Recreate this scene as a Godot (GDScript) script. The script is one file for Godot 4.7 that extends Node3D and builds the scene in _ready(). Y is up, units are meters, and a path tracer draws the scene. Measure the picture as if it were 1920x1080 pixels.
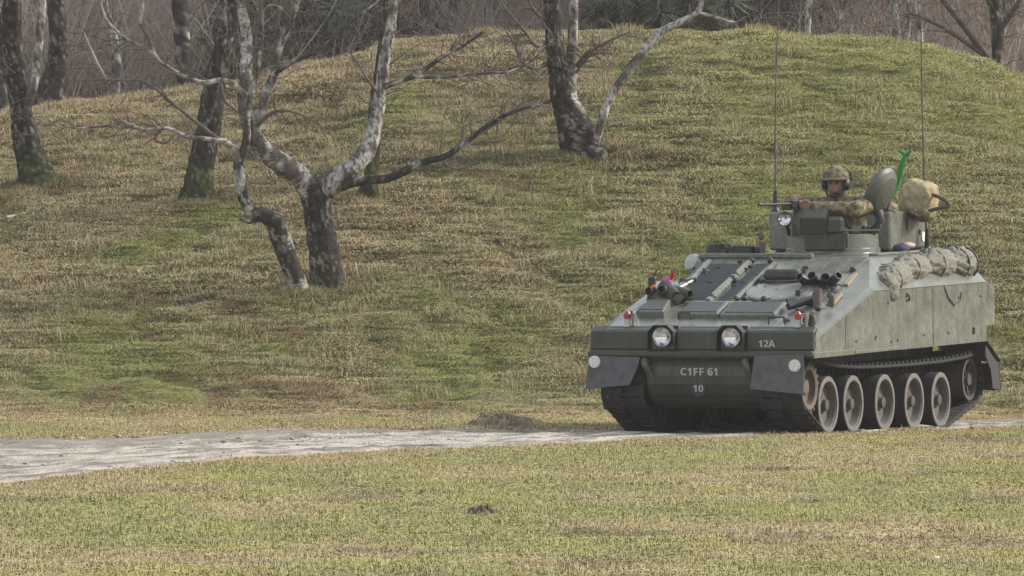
extends Node3D

# ------------------------------------------------------------------ constants
const EYE := 1.7
const FOCAL := 16080.0            # focal length in pixels of a 1920 wide picture
const HORIZON := 473.0
const YAW := deg_to_rad(23.0)
const TILT := deg_to_rad(1.4)     # the hull dips its nose
const BASE := Vector3(2.694, 0.0, -81.41)

var rng := RandomNumberGenerator.new()
var lump := FastNoiseLite.new()
var fine := FastNoiseLite.new()
var patch := FastNoiseLite.new()
var barkn := FastNoiseLite.new()
var names := {}
var M := {}
var HT: Transform3D               # hull frame inside the vehicle
var VX: Transform3D               # hull frame in the world


# ------------------------------------------------------------------ mesh builder
class MB:
	var v := PackedVector3Array()
	var n := PackedVector3Array()
	var c := PackedColorArray()
	var i := PackedInt32Array()
	var col := Color.WHITE

	func vert(p: Vector3, q: Vector3, k: Color) -> int:
		v.append(p); n.append(q); c.append(k)
		return v.size() - 1

	func tri(a: Vector3, b: Vector3, d: Vector3) -> void:   # counter-clockwise from outside
		var q := (b - a).cross(d - a).normalized()
		var s := v.size()
		v.append(a); v.append(d); v.append(b)
		for k in 3:
			n.append(q); c.append(col)
		i.append(s); i.append(s + 1); i.append(s + 2)

	func quad(a: Vector3, b: Vector3, d: Vector3, e: Vector3) -> void:
		tri(a, b, d); tri(a, d, e)

	func box(centre: Vector3, size: Vector3, bas := Basis.IDENTITY, bev := 0.006) -> void:
		var h := size * 0.5
		bev = minf(bev, minf(h.x, minf(h.y, h.z)) * 0.6)
		var p := func(sx: float, sy: float, sz: float, ax: int) -> Vector3:
			var q := Vector3(sx * h.x, sy * h.y, sz * h.z)
			for k in 3:
				if k != ax:
					q[k] -= signf(q[k]) * bev
			return centre + bas * q
		for ax in 3:
			for s: float in [-1.0, 1.0]:
				var r := []
				for t: Array in [[-1.0, -1.0], [1.0, -1.0], [1.0, 1.0], [-1.0, 1.0]]:
					var q := Vector3.ZERO
					q[ax] = s; q[(ax + 1) % 3] = t[0]; q[(ax + 2) % 3] = t[1]
					r.append(p.call(q.x, q.y, q.z, ax))
				if s > 0:
					quad(r[0], r[1], r[2], r[3])
				else:
					quad(r[3], r[2], r[1], r[0])
		for ax in 3:               # bevelled edges along each axis
			var b1 := (ax + 1) % 3
			var b2 := (ax + 2) % 3
			for s1: float in [-1.0, 1.0]:
				for s2: float in [-1.0, 1.0]:
					var q := Vector3.ZERO
					q[b1] = s1; q[b2] = s2
					q[ax] = -1.0
					var a0: Vector3 = p.call(q.x, q.y, q.z, b1)
					var a1: Vector3 = p.call(q.x, q.y, q.z, b2)
					q[ax] = 1.0
					var a2: Vector3 = p.call(q.x, q.y, q.z, b2)
					var a3: Vector3 = p.call(q.x, q.y, q.z, b1)
					if s1 * s2 > 0:
						quad(a0, a1, a2, a3)
					else:
						quad(a3, a2, a1, a0)
		for sx: float in [-1.0, 1.0]:
			for sy: float in [-1.0, 1.0]:
				for sz: float in [-1.0, 1.0]:
					var a: Vector3 = p.call(sx, sy, sz, 0)
					var b: Vector3 = p.call(sx, sy, sz, 1)
					var d: Vector3 = p.call(sx, sy, sz, 2)
					if sx * sy * sz > 0:
						tri(a, b, d)
					else:
						tri(a, d, b)

	# a tube along points with a radius at each; kf(point, along) may colour it
	func tube(p: Array, r: Array, sides := 8, caps := true, kf = null, wob: FastNoiseLite = null, amp := 0.0) -> void:
		var up := Vector3.UP
		var t0: Vector3 = (p[1] - p[0]).normalized()
		if absf(t0.dot(up)) > 0.9:
			up = Vector3.RIGHT
		var side := t0.cross(up).normalized()
		var first := v.size()
		for k in p.size():
			var t: Vector3 = (p[mini(k + 1, p.size() - 1)] - p[maxi(k - 1, 0)]).normalized()
			side = (side - t * side.dot(t)).normalized()
			var other := t.cross(side)
			for s in sides:
				var a := TAU * s / sides
				var o := side * cos(a) + other * sin(a)
				var rr: float = r[k]
				if wob:
					rr *= 1.0 + amp * wob.get_noise_3dv((p[k] + o * rr) * Vector3(9, 5, 9))
				var q: Vector3 = p[k] + o * rr
				vert(q, o, kf.call(q, o, k / float(p.size())) if kf != null else col)
		for k in p.size() - 1:
			for s in sides:
				var a := first + k * sides + s
				var b := first + k * sides + (s + 1) % sides
				i.append_array([a, a + sides, b, b, a + sides, b + sides])
		if caps:
			for e in 2:
				var k := 0 if e == 0 else p.size() - 1
				var t: Vector3 = (p[mini(k + 1, p.size() - 1)] - p[maxi(k - 1, 0)]).normalized() * (-1.0 if e == 0 else 1.0)
				var o := first + k * sides
				var kk := c[o]
				var m := vert(p[k], t, kk)
				for s in sides:
					var a := vert(v[o + s], t, kk)
					var b := vert(v[o + (s + 1) % sides], t, kk)
					if e == 0:
						i.append_array([m, a, b])
					else:
						i.append_array([m, b, a])

	# profile of (height along axis, radius) turned about the axis
	func lathe(o: Vector3, axis: Vector3, prof: Array, seg := 20, sx := 1.0) -> void:
		axis = axis.normalized()
		var u := axis.cross(Vector3.UP if absf(axis.y) < 0.9 else Vector3.BACK).normalized()
		var w := axis.cross(u)
		for k in prof.size() - 1:
			var p0: Vector2 = prof[k]
			var p1: Vector2 = prof[k + 1]
			var sl := (p1 - p0)
			var nn := Vector2(-sl.y, sl.x).normalized()   # (along axis, outwards)
			var f := v.size()
			for s in seg + 1:
				var a := TAU * s / seg
				var d := u * cos(a) + w * sin(a) * sx
				var q := (axis * nn.x + d * nn.y).normalized()
				vert(o + axis * p0.x + d * p0.y, q, col)
				vert(o + axis * p1.x + d * p1.y, q, col)
			for s in seg:
				var a := f + s * 2
				i.append_array([a, a + 1, a + 2, a + 2, a + 1, a + 3])

	# a closed outline in x,y pushed along z from z0 to z1
	func prism(poly: PackedVector2Array, z0: float, z1: float, xf := Transform3D.IDENTITY, bev := 0.0) -> void:
		if Geometry2D.is_polygon_clockwise(poly):
			poly.reverse()
		var top := poly
		if bev > 0.0:
			var q := Geometry2D.offset_polygon(poly, -bev, Geometry2D.JOIN_MITER)
			if q.size() == 1 and q[0].size() == poly.size():
				top = q[0]
				var best := 0
				for k in top.size():
					if top[k].distance_to(poly[0]) < top[best].distance_to(poly[0]):
						best = k
				var turned := PackedVector2Array()
				for k in top.size():
					turned.append(top[(k + best) % top.size()])
				top = turned
			else:
				bev = 0.0
		var P := func(a: Vector2, z: float) -> Vector3: return xf * Vector3(a.x, a.y, z)
		var m := poly.size()
		for k in m:
			var a := poly[k]
			var b := poly[(k + 1) % m]
			quad(P.call(a, z0), P.call(b, z0), P.call(b, z1 - bev), P.call(a, z1 - bev))
			if bev > 0.0:
				quad(P.call(a, z1 - bev), P.call(b, z1 - bev), P.call(top[(k + 1) % m], z1), P.call(top[k], z1))
		var t := Geometry2D.triangulate_polygon(poly)
		for k in range(0, t.size(), 3):
			var a := poly[t[k]]; var b := poly[t[k + 1]]; var d := poly[t[k + 2]]
			if (b - a).cross(d - a) < 0:
				var e := b; b = d; d = e
			tri(P.call(a, z0), P.call(d, z0), P.call(b, z0))
		t = Geometry2D.triangulate_polygon(top)
		for k in range(0, t.size(), 3):
			var a := top[t[k]]; var b := top[t[k + 1]]; var d := top[t[k + 2]]
			if (b - a).cross(d - a) < 0:
				var e := b; b = d; d = e
			tri(P.call(a, z1), P.call(b, z1), P.call(d, z1))

	# an ellipsoid whose surface f(direction) may push in and out
	func blob(o: Vector3, r: Vector3, f = null, seg := 20, ring := 12, bas := Basis.IDENTITY, kf = null) -> void:
		var pts := []
		for a in ring + 1:
			var row := []
			for b in seg:
				var th := PI * a / ring
				var ph := TAU * b / seg
				var d := Vector3(sin(th) * cos(ph), cos(th), sin(th) * sin(ph))
				row.append(o + bas * (d * r * (f.call(d) if f != null else 1.0)))
			pts.append(row)
		var acc := []
		for a in ring + 1:
			for b in seg:
				acc.append(Vector3.ZERO)
		for a in ring:
			for b in seg:
				var b2 := (b + 1) % seg
				var q: Vector3 = (pts[a + 1][b] - pts[a][b2]).cross(pts[a + 1][b2] - pts[a][b])
				for e: int in [a * seg + b, a * seg + b2, (a + 1) * seg + b, (a + 1) * seg + b2]:
					acc[e] -= q
		var first := v.size()
		for a in ring + 1:
			for b in seg:
				var p: Vector3 = pts[a][b]
				var nn: Vector3 = acc[a * seg + b].normalized()
				if a == 0 or a == ring:
					nn = bas * Vector3(0, 1 if a == 0 else -1, 0)
				if nn.dot(p - o) < 0:
					nn = -nn
				vert(p, nn, kf.call(p) if kf != null else col)
		for a in ring:
			for b in seg:
				var b2 := (b + 1) % seg
				var q := first + a * seg
				i.append_array([q + b, q + b + seg, q + b2, q + b2, q + b + seg, q + b2 + seg])

	func mesh(mat: Material) -> ArrayMesh:
		var m := ArrayMesh.new()
		var a := []
		a.resize(Mesh.ARRAY_MAX)
		a[Mesh.ARRAY_VERTEX] = v
		a[Mesh.ARRAY_NORMAL] = n
		a[Mesh.ARRAY_COLOR] = c
		a[Mesh.ARRAY_INDEX] = i
		m.add_surface_from_arrays(Mesh.PRIMITIVE_TRIANGLES, a)
		m.surface_set_material(0, mat)
		return m


# ------------------------------------------------------------------ nodes
func numbered(called: String) -> String:
	if not names.has(called):
		names[called] = 0
		return called
	names[called] += 1
	return "%s_%03d" % [called, names[called]]


func tag(o: Node, label := "", category := "", group := "", kind := "") -> void:
	if label: o.set_meta("label", label)
	if category: o.set_meta("category", category)
	if group: o.set_meta("group", group)
	if kind: o.set_meta("kind", kind)


func thing(called: String, label: String, category: String, xf := Transform3D.IDENTITY, group := "") -> Node3D:
	var o := Node3D.new()
	o.name = numbered(called)
	add_child(o, true)
	o.transform = xf
	tag(o, label, category, group)
	return o


func part(parent: Node, called: String, mb, mat: Material, xf := Transform3D.IDENTITY) -> MeshInstance3D:
	var o := MeshInstance3D.new()
	o.name = called
	o.mesh = mb.mesh(mat) if mb is MB else mb
	if not mb is MB:
		o.material_override = mat
	o.transform = xf
	parent.add_child(o, true)
	return o


func paint(r: float, g: float, b: float, rough := 0.6, metal := 0.0) -> StandardMaterial3D:
	var m := StandardMaterial3D.new()
	m.albedo_color = Color(r, g, b).linear_to_srgb()
	m.roughness = rough
	m.metallic = metal
	return m


func vpaint(rough := 0.9, spec := 0.3) -> StandardMaterial3D:
	var m := StandardMaterial3D.new()
	m.vertex_color_use_as_albedo = true
	m.roughness = rough
	m.metallic_specular = spec
	return m


func noise_tex(freq: float, lo: Color, hi: Color, sd: int, normal := false, mid = null) -> NoiseTexture2D:
	var t := NoiseTexture2D.new()
	t.width = 512
	t.height = 512
	t.seamless = true
	t.generate_mipmaps = false
	var f := FastNoiseLite.new()
	f.seed = sd
	f.frequency = freq
	f.fractal_octaves = 5
	t.noise = f
	if normal:
		t.as_normal_map = true
		t.bump_strength = 6.0
	else:
		var g := Gradient.new()
		g.set_color(0, lo)
		g.set_color(1, hi)
		if mid != null:
			g.add_point(0.5, mid)
		t.color_ramp = g
	return t


func grime_tex(colour: bool) -> ImageTexture:    # worn, dusty, rain-streaked paint: tone, or how matt it is
	var n := 768
	var src := []
	for q: Array in [[0.006, 4, 101], [0.03, 4, 102], [0.09, 3, 103], [0.012, 5, 104]]:
		var f := FastNoiseLite.new()
		f.frequency = q[0]
		f.fractal_octaves = q[1]
		f.seed = q[2]
		src.append(f.get_seamless_image(n, n).get_data())
	var im := Image.create(n, n, false, Image.FORMAT_RGB8)
	for y in n:
		for x in n:
			var o := y * n + x
			var big: float = src[0][o] / 255.0
			var mid: float = src[1][o] / 255.0
			var tiny: float = src[2][o] / 255.0
			var run: float = src[3][(y / 5) * n + x] / 255.0      # streaks that run down
			var run2: float = src[1][((y / 14 + 300) % n) * n + x] / 255.0
			if colour:
				var k := 0.68 + 0.24 * big + 0.10 * (mid - 0.5) + 0.10 * (tiny - 0.5)
				k *= 1.0 - 0.10 * smoothstep(0.58, 0.78, run2) - 0.05 * smoothstep(0.55, 0.8, run)
				var c := Color(k * 1.0, k * 0.99, k * 0.95)
				c = c.lerp(Color(0.92, 0.88, 0.80), 0.16 * smoothstep(0.52, 0.75, mid * 0.6 + big * 0.4))   # dust
				c = c.lerp(Color(0.30, 0.28, 0.25), 0.4 * smoothstep(0.72, 0.78, tiny) * smoothstep(0.45, 0.6, big))   # chips
				im.set_pixel(x, y, c)
			else:
				var k := clampf(0.45 + 0.6 * mid + 0.25 * (run2 - 0.5), 0.3, 1.0)
				im.set_pixel(x, y, Color(k, k, k))
	return ImageTexture.create_from_image(im)


func textured(m: StandardMaterial3D, t: Texture2D, scale: float) -> StandardMaterial3D:
	m.albedo_texture = t
	m.uv1_triplanar = true
	m.uv1_scale = Vector3.ONE * scale
	return m


# ------------------------------------------------------------------ terrain
const CREST_X := [-30.0, -14.0, -9.0, -6.75, -4.0, -2.5, -1.4, 0.0, 2.0, 3.6, 4.9, 5.9, 6.75, 9.0, 14.0, 30.0]
const CREST_H := [2.6, 3.0, 3.4, 3.5, 3.75, 4.15, 4.43, 4.52, 4.57, 4.53, 4.45, 4.24, 3.95, 3.1, 2.0, 1.1]


func crest(x: float) -> float:
	if x <= CREST_X[0]: return CREST_H[0]
	for k in CREST_X.size() - 1:
		if x < CREST_X[k + 1]:
			var t: float = (x - CREST_X[k]) / (CREST_X[k + 1] - CREST_X[k])
			return lerpf(CREST_H[k], CREST_H[k + 1], t)
	return CREST_H[-1]


func rise(t: float) -> float:     # soft toe, even slope, rounded top
	if t <= 0.0: return 0.0
	if t >= 1.0: return 1.0
	if t < 0.22: return 1.25 * t * t / 0.44
	if t < 0.82: return 1.25 * (t - 0.11)
	var u := 1.0 - t
	return 1.0 - 1.25 * u * u / 0.36 * 0.9


func smooth_h(x: float, d: float) -> float:
	var hc := crest(x)
	var foot := 88.0 + 1.2 * sin(x * 0.35 + 0.6)
	var h := hc * rise((d - foot) / (113.0 - foot))
	if d > 113.0:
		var w := smoothstep(-3.5, -0.5, x)
		h = lerpf(hc + 0.03 * minf(d - 113.0, 40.0), hc - 1.5 * (1.0 - exp(-(d - 113.0) * (d - 113.0) / 130.0)), w)
	if d > 148.0:
		h += 0.34 * (minf(d, 192.0) - 148.0)
	return h


# the lane: its near and far edge at x, in metres from the eye
const LANE_X := [-20.0, -9.0, -5.5, -3.75, -2.97, -2.02, -0.96, 0.0, 1.4, 2.76, 4.63, 7.0, 12.0, 30.0]
const LANE_N := [46.0, 55.5, 60.2, 61.0, 66.0, 70.0, 72.6, 74.0, 76.9, 78.9, 81.7, 83.6, 89.0, 99.0]
const LANE_F := [57.0, 70.0, 75.8, 78.6, 80.6, 82.2, 82.0, 81.4, 81.9, 83.4, 85.8, 88.0, 93.0, 103.0]


func lane(x: float) -> Vector2:
	for k in LANE_X.size() - 1:
		if x < LANE_X[k + 1]:
			var t: float = clampf((x - LANE_X[k]) / (LANE_X[k + 1] - LANE_X[k]), 0, 1)
			return Vector2(lerpf(LANE_N[k], LANE_N[k + 1], t), lerpf(LANE_F[k], LANE_F[k + 1], t))
	return Vector2(LANE_N[-1], LANE_F[-1])


func lane_depth(x: float, d: float) -> float:     # metres inside the lane, negative outside
	var e := lane(x)
	return minf(d - e.x, e.y - d)


func ground(x: float, d: float) -> float:
	var h := smooth_h(x, d)
	var k := smoothstep(84.0, 93.0, d)
	var l := lump.get_noise_2d(x * 1.0, d * 0.75)
	var f := fine.get_noise_2d(x, d)
	h += l * lerpf(0.02, 0.115, k) + f * lerpf(0.012, 0.045, k)
	if d < 92.0:
		var g := lane_depth(x, d)
		h += 0.02 * (1.0 - smoothstep(-0.6, 0.15, g)) * smoothstep(30.0, 60.0, d) * (1.0 - smoothstep(84.0, 90.0, d))
		if g > 0.0:
			h -= l * 0.01
	return h


func at(px: float, py: float, d: float) -> Vector3:   # the point d metres out along the ray that the photograph shows there
	var t := atan((540.0 - HORIZON) / FOCAL)
	var r := Vector3((px - 960.0) / FOCAL, -(py - 540.0) / FOCAL, -1.0).rotated(Vector3.RIGHT, -t)
	return Vector3(0, EYE, 0) + r * (d / -r.z)


func foot_at(px: float, py: float) -> float:          # how far out that ray meets the ground
	var d := 46.0
	while d < 170.0:
		var p := at(px, py, d)
		if p.y < smooth_h(p.x, d):
			return d
		d += 0.1
	return 120.0


func ground_colour(x: float, d: float) -> Color:
	var a := patch.get_noise_2d(x * 0.55, d * 0.22)
	var b := patch.get_noise_2d(x * 1.7 + 300.0, d * 0.7)
	var c := patch.get_noise_2d(x * 0.35 - 700.0, d * 0.16 + 90.0)
	var tan_ := Color(0.275, 0.22, 0.128)
	var olive := Color(0.235, 0.215, 0.108)
	var moss := Color(0.20, 0.205, 0.07)
	var brown := Color(0.185, 0.13, 0.072)
	var k := olive
	if d < 86.0:
		var y := Color(0.38, 0.34, 0.12)
		k = Color(0.385, 0.315, 0.175).lerp(Color(0.30, 0.283, 0.12), smoothstep(-0.35, 0.25, a + 0.5 * b))
		k = k.lerp(y, 0.7 * smoothstep(0.18, 0.5, b + 0.3 * c))
		k = k.lerp(Color(0.20, 0.155, 0.095), 0.75 * smoothstep(0.22, 0.5, -b + 0.35 * c))
		var e2 := patch.get_noise_2d(x * 5.0, d * 1.6 + 500.0)
		k = k.lerp(Color(0.21, 0.185, 0.10), 0.35 * smoothstep(0.15, 0.45, e2))
		k = k.lerp(Color(0.42, 0.36, 0.22), 0.25 * smoothstep(0.12, 0.45, -e2))
		var e := lane_depth(x, d)
		k = k.lerp(Color(0.36, 0.28, 0.15), 0.75 * (1.0 - smoothstep(0.4, 3.0, absf(e + 0.4))))
	else:
		var up := smoothstep(98.0, 111.0, d)
		var right := smoothstep(0.5, 3.5, x)
		k = olive.lerp(moss, smoothstep(-0.1, 0.32, a + 0.55 * b + 0.12 * right - 0.35 * up * (1.0 - right)))
		k = k.lerp(tan_, smoothstep(0.0, 0.42, -a + 0.5 * c + 0.22 * smoothstep(1.5, -3.0, x) + 0.6 * up * (1.0 - right) - 0.12 - 0.38 * right))
		k = k.lerp(brown, (0.85 - 0.5 * right) * smoothstep(0.2, 0.45, b * 0.8 - c * 0.6))
		k = k.lerp(Color(0.275, 0.262, 0.10), 0.6 * right * up)
		var toe := 1.0 - smoothstep(0.6, 4.5, absf(d - 87.0))
		k = k.lerp(Color(0.35, 0.27, 0.15), 0.8 * toe)
		var e2 := patch.get_noise_2d(x * 6.0, d * 3.4 + 500.0)
		k = k.lerp(Color(0.135, 0.13, 0.06), 0.42 * smoothstep(0.08, 0.42, e2 + 0.25 * b))
		k = k.lerp(Color(0.33, 0.27, 0.17), 0.28 * smoothstep(0.12, 0.45, -e2 - 0.2 * b))
		if d > 113.0:
			k = k.lerp(Color(0.17, 0.125, 0.085), smoothstep(114.0, 124.0, d))
	return k


func build_ground() -> void:
	var xs := PackedFloat32Array()
	var ds := PackedFloat32Array()
	for q: float in [-400.0, -200.0, -100.0, -60.0, -40.0, -28.0, -20.0, -16.0]: xs.append(q)
	var x := -13.0
	while x <= 13.01:
		xs.append(x)
		x += 0.14
	for q: float in [16.0, 20.0, 28.0, 40.0, 60.0, 100.0, 200.0, 400.0]: xs.append(q)
	for q: float in [-300.0, -150.0, -80.0, -40.0, -20.0, -8.0, 0.0, 8.0, 16.0, 24.0, 32.0, 38.0]: ds.append(q)
	var d := 41.0
	while d < 122.0:
		ds.append(d)
		d += 0.16 if d > 70.0 else 0.2
	while d < 200.0:
		ds.append(d)
		d += 1.5
	for q: float in [210.0, 240.0, 300.0, 400.0, 600.0]: ds.append(q)
	var mb := MB.new()
	for di in ds:
		for xi in xs:
			var h := ground(xi, di) if di > 20.0 and di < 215.0 and absf(xi) < 61.0 else smooth_h(xi, di)
			mb.vert(Vector3(xi, h, -di), Vector3.UP, ground_colour(xi, di))
	var w := xs.size()
	for r in ds.size() - 1:
		for q in w - 1:
			var a := r * w + q
			mb.i.append_array([a, a + w, a + 1, a + 1, a + w, a + w + 1])
	var nn := PackedVector3Array()
	nn.resize(mb.v.size())
	for r in ds.size():
		for q in w:
			var a := mb.v[r * w + mini(q + 1, w - 1)] - mb.v[r * w + maxi(q - 1, 0)]
			var b := mb.v[mini(r + 1, ds.size() - 1) * w + q] - mb.v[maxi(r - 1, 0) * w + q]
			nn[r * w + q] = a.cross(b).normalized()
	mb.n = nn
	var m := vpaint(0.95, 0.15)
	m.albedo_texture = noise_tex(0.02, Color(0.62, 0.62, 0.62), Color(1, 1, 1), 5)
	m.uv1_triplanar = true
	m.uv1_world_triplanar = true
	m.uv1_scale = Vector3.ONE * 0.45
	var o := part(self, "ground", mb, m)
	tag(o, "grassy heath floor with a hill rising behind the lane", "ground", "", "structure")


func build_lane() -> void:
	# a sheet that follows the ground a little above it, rutted along its length
	var mb := MB.new()
	var rows := 64
	var cols := []
	var x := -20.0
	while x < 20.0:
		cols.append(x)
		x += 0.10 if x > -9.0 and x < 9.0 else 0.4
	for xi: float in cols:
		var e := lane(xi)
		for r in rows + 1:
			var t := r / float(rows)
			var edge := 1.7 * lump.get_noise_2d(xi * 1.0, 5.0 + 40.0 * roundf(t)) + 1.3 * fine.get_noise_2d(xi * 2.0, 70.0 * roundf(t))
			var d := lerpf(e.x, e.y, t) + edge * (1.0 - 4.0 * t * (1.0 - t))
			var rim := minf(t, 1.0 - t) * 12.0
			var h := ground(xi, d) + 0.012 * smoothstep(0.0, 0.6, rim) - 0.02 * (1.0 - smoothstep(0.0, 0.5, rim)) + 0.004
			h += 0.05 * fine.get_noise_2d(xi * 0.3 + 50.0, t * 34.0) * smoothstep(0.0, 1.0, rim)
			h += 0.014 * fine.get_noise_2d(xi * 5.0, d * 4.0) * smoothstep(0.0, 1.0, rim)
			var q := fine.get_noise_2d(xi * 0.35 + 900.0, t * 40.0)
			var g := lump.get_noise_2d(xi * 2.5 + 77.0, t * 30.0)
			var st := fine.get_noise_2d(xi * 0.12 + 400.0, t * 11.0)
			var k := Color(0.54, 0.485, 0.41).lerp(Color(0.37, 0.325, 0.265), smoothstep(0.0, 0.45, q + 0.5 * g))
			k = k.lerp(Color(0.17, 0.145, 0.115), 0.85 * smoothstep(0.06, 0.28, st + 0.5 * g))
			for ru: Array in [[0.07, 9.0, 11.0, 0.55], [0.10, 17.0, 60.0, 0.45], [0.16, 30.0, 130.0, 0.35]]:
				var rut := absf(fine.get_noise_2d(xi * ru[0] + ru[2], t * ru[1] * 0.6))
				k = k.lerp(Color(0.175, 0.15, 0.12), ru[3] * (1.0 - smoothstep(0.01, 0.07, rut)) * smoothstep(-0.35, 0.1, g))
			k = k.lerp(Color(0.25, 0.215, 0.17), 0.9 * smoothstep(0.55, 0.85, t + 0.25 * g))
			k = k.lerp(Color(0.14, 0.115, 0.09), 0.6 * smoothstep(0.32, 0.5, g - 0.3 * q))
			mb.vert(Vector3(xi, h, -d), Vector3.UP, k)
	var w := rows + 1
	for q in cols.size() - 1:
		for r in rows:
			var a := q * w + r
			mb.i.append_array([a, a + 1, a + w, a + w, a + 1, a + w + 1])
	for q in cols.size():
		for r in w:
			var a := mb.v[mini(q + 1, cols.size() - 1) * w + r] - mb.v[maxi(q - 1, 0) * w + r]
			var b := mb.v[q * w + mini(r + 1, rows)] - mb.v[q * w + maxi(r - 1, 0)]
			mb.n[q * w + r] = a.cross(b).normalized()
	var m := vpaint(0.85, 0.35)
	m.albedo_texture = noise_tex(0.07, Color(0.48, 0.47, 0.45), Color(1, 1, 1), 8, false, Color(0.88, 0.88, 0.87))
	m.uv1_triplanar = true
	m.uv1_world_triplanar = true
	m.uv1_scale = Vector3.ONE * 0.7
	var o := part(self, "dirt_road", mb, m)
	tag(o, "pale rutted dirt track crossing the grass in front of the hill", "dirt road", "", "structure")


# ------------------------------------------------------------------ grass
func tuft(blades: int, hmin: float, hmax: float, spread: float, width: float, bend: float, sd: int) -> ArrayMesh:
	var g := RandomNumberGenerator.new()
	g.seed = sd
	var mb := MB.new()
	for k in blades:
		var a := g.randf() * TAU
		var o := Vector3(cos(a), 0, sin(a)) * spread * sqrt(g.randf())
		var yaw := g.randf() * TAU
		var lean := Vector3(cos(yaw), 0, sin(yaw))
		var h := g.randf_range(hmin, hmax)
		var b := bend * g.randf_range(0.2, 1.0)
		var side := lean.cross(Vector3.UP) * width * 0.5 * g.randf_range(0.7, 1.3)
		side = side.rotated(Vector3.UP, g.randf_range(-0.8, 0.8))
		var tone := g.randf_range(0.86, 1.14)
		mb.col = Color(tone * g.randf_range(0.94, 1.06), tone, tone * g.randf_range(0.85, 1.1))
		var p0 := o - Vector3.UP * 0.02
		var p1 := o + Vector3.UP * h * 0.6 + lean * h * b * 0.35
		var p2 := o + Vector3.UP * h * (1.0 - 0.5 * b * b) + lean * h * b * 1.05
		var nn := (lean * -0.5 + Vector3.UP).normalized()
		var q := mb.v.size()
		for e: Array in [[p0 - side, 0], [p0 + side, 0], [p1 - side * 0.8, 1], [p1 + side * 0.8, 1], [p2, 2]]:
			mb.vert(e[0], nn, mb.col)
		mb.i.append_array([q, q + 2, q + 1, q + 1, q + 2, q + 3, q + 2, q + 4, q + 3])
	return mb.mesh(M.blade)


func mat_tuft(blades: int, lo: float, hi: float, spread: float, width: float, lift: float, sd: int) -> ArrayMesh:   # blades that lie over one another
	var g := RandomNumberGenerator.new()
	g.seed = sd
	var mb := MB.new()
	for k in blades:
		var a := g.randf() * TAU
		var o := Vector3(cos(a), 0, sin(a)) * spread * sqrt(g.randf())
		var yaw := g.randf() * TAU
		var lean := Vector3(cos(yaw), 0, sin(yaw))
		var l := g.randf_range(lo, hi)
		var up := lift * g.randf_range(0.3, 1.0)
		var side := lean.cross(Vector3.UP) * width * 0.5 * g.randf_range(0.7, 1.3) + Vector3.UP * width * g.randf_range(-0.3, 0.3)
		var tone := g.randf_range(0.91, 1.09)
		mb.col = Color(tone * g.randf_range(0.95, 1.05), tone, tone * g.randf_range(0.86, 1.08))
		var p0 := o - Vector3.UP * 0.01
		var p1 := o + Vector3.UP * up + lean * l * 0.45
		var p2 := o + Vector3.UP * up * g.randf_range(0.1, 1.3) + lean * l
		var q := mb.v.size()
		var nn := (Vector3.UP + lean * g.randf_range(-0.3, 0.3)).normalized()
		for e: Vector3 in [p0 - side, p0 + side, p1 - side * 0.9, p1 + side * 0.9, p2]:
			mb.vert(e, nn, mb.col)
		mb.i.append_array([q, q + 2, q + 1, q + 1, q + 2, q + 3, q + 2, q + 4, q + 3])
	return mb.mesh(M.blade)


func scatter(called: String, label: String, cat: String, mesh: Mesh, spots: Array, cols: Array) -> void:
	var mm := MultiMesh.new()
	mm.transform_format = MultiMesh.TRANSFORM_3D
	mm.use_colors = true
	mm.mesh = mesh
	mm.instance_count = spots.size()
	for k in spots.size():
		mm.set_instance_transform(k, spots[k])
		mm.set_instance_color(k, cols[k])
	var o := MultiMeshInstance3D.new()
	o.name = numbered(called)
	o.multimesh = mm
	add_child(o, true)
	tag(o, label, cat, "", "stuff")


func half_width(d: float) -> float:
	return d * 0.0597 + 1.8


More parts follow.
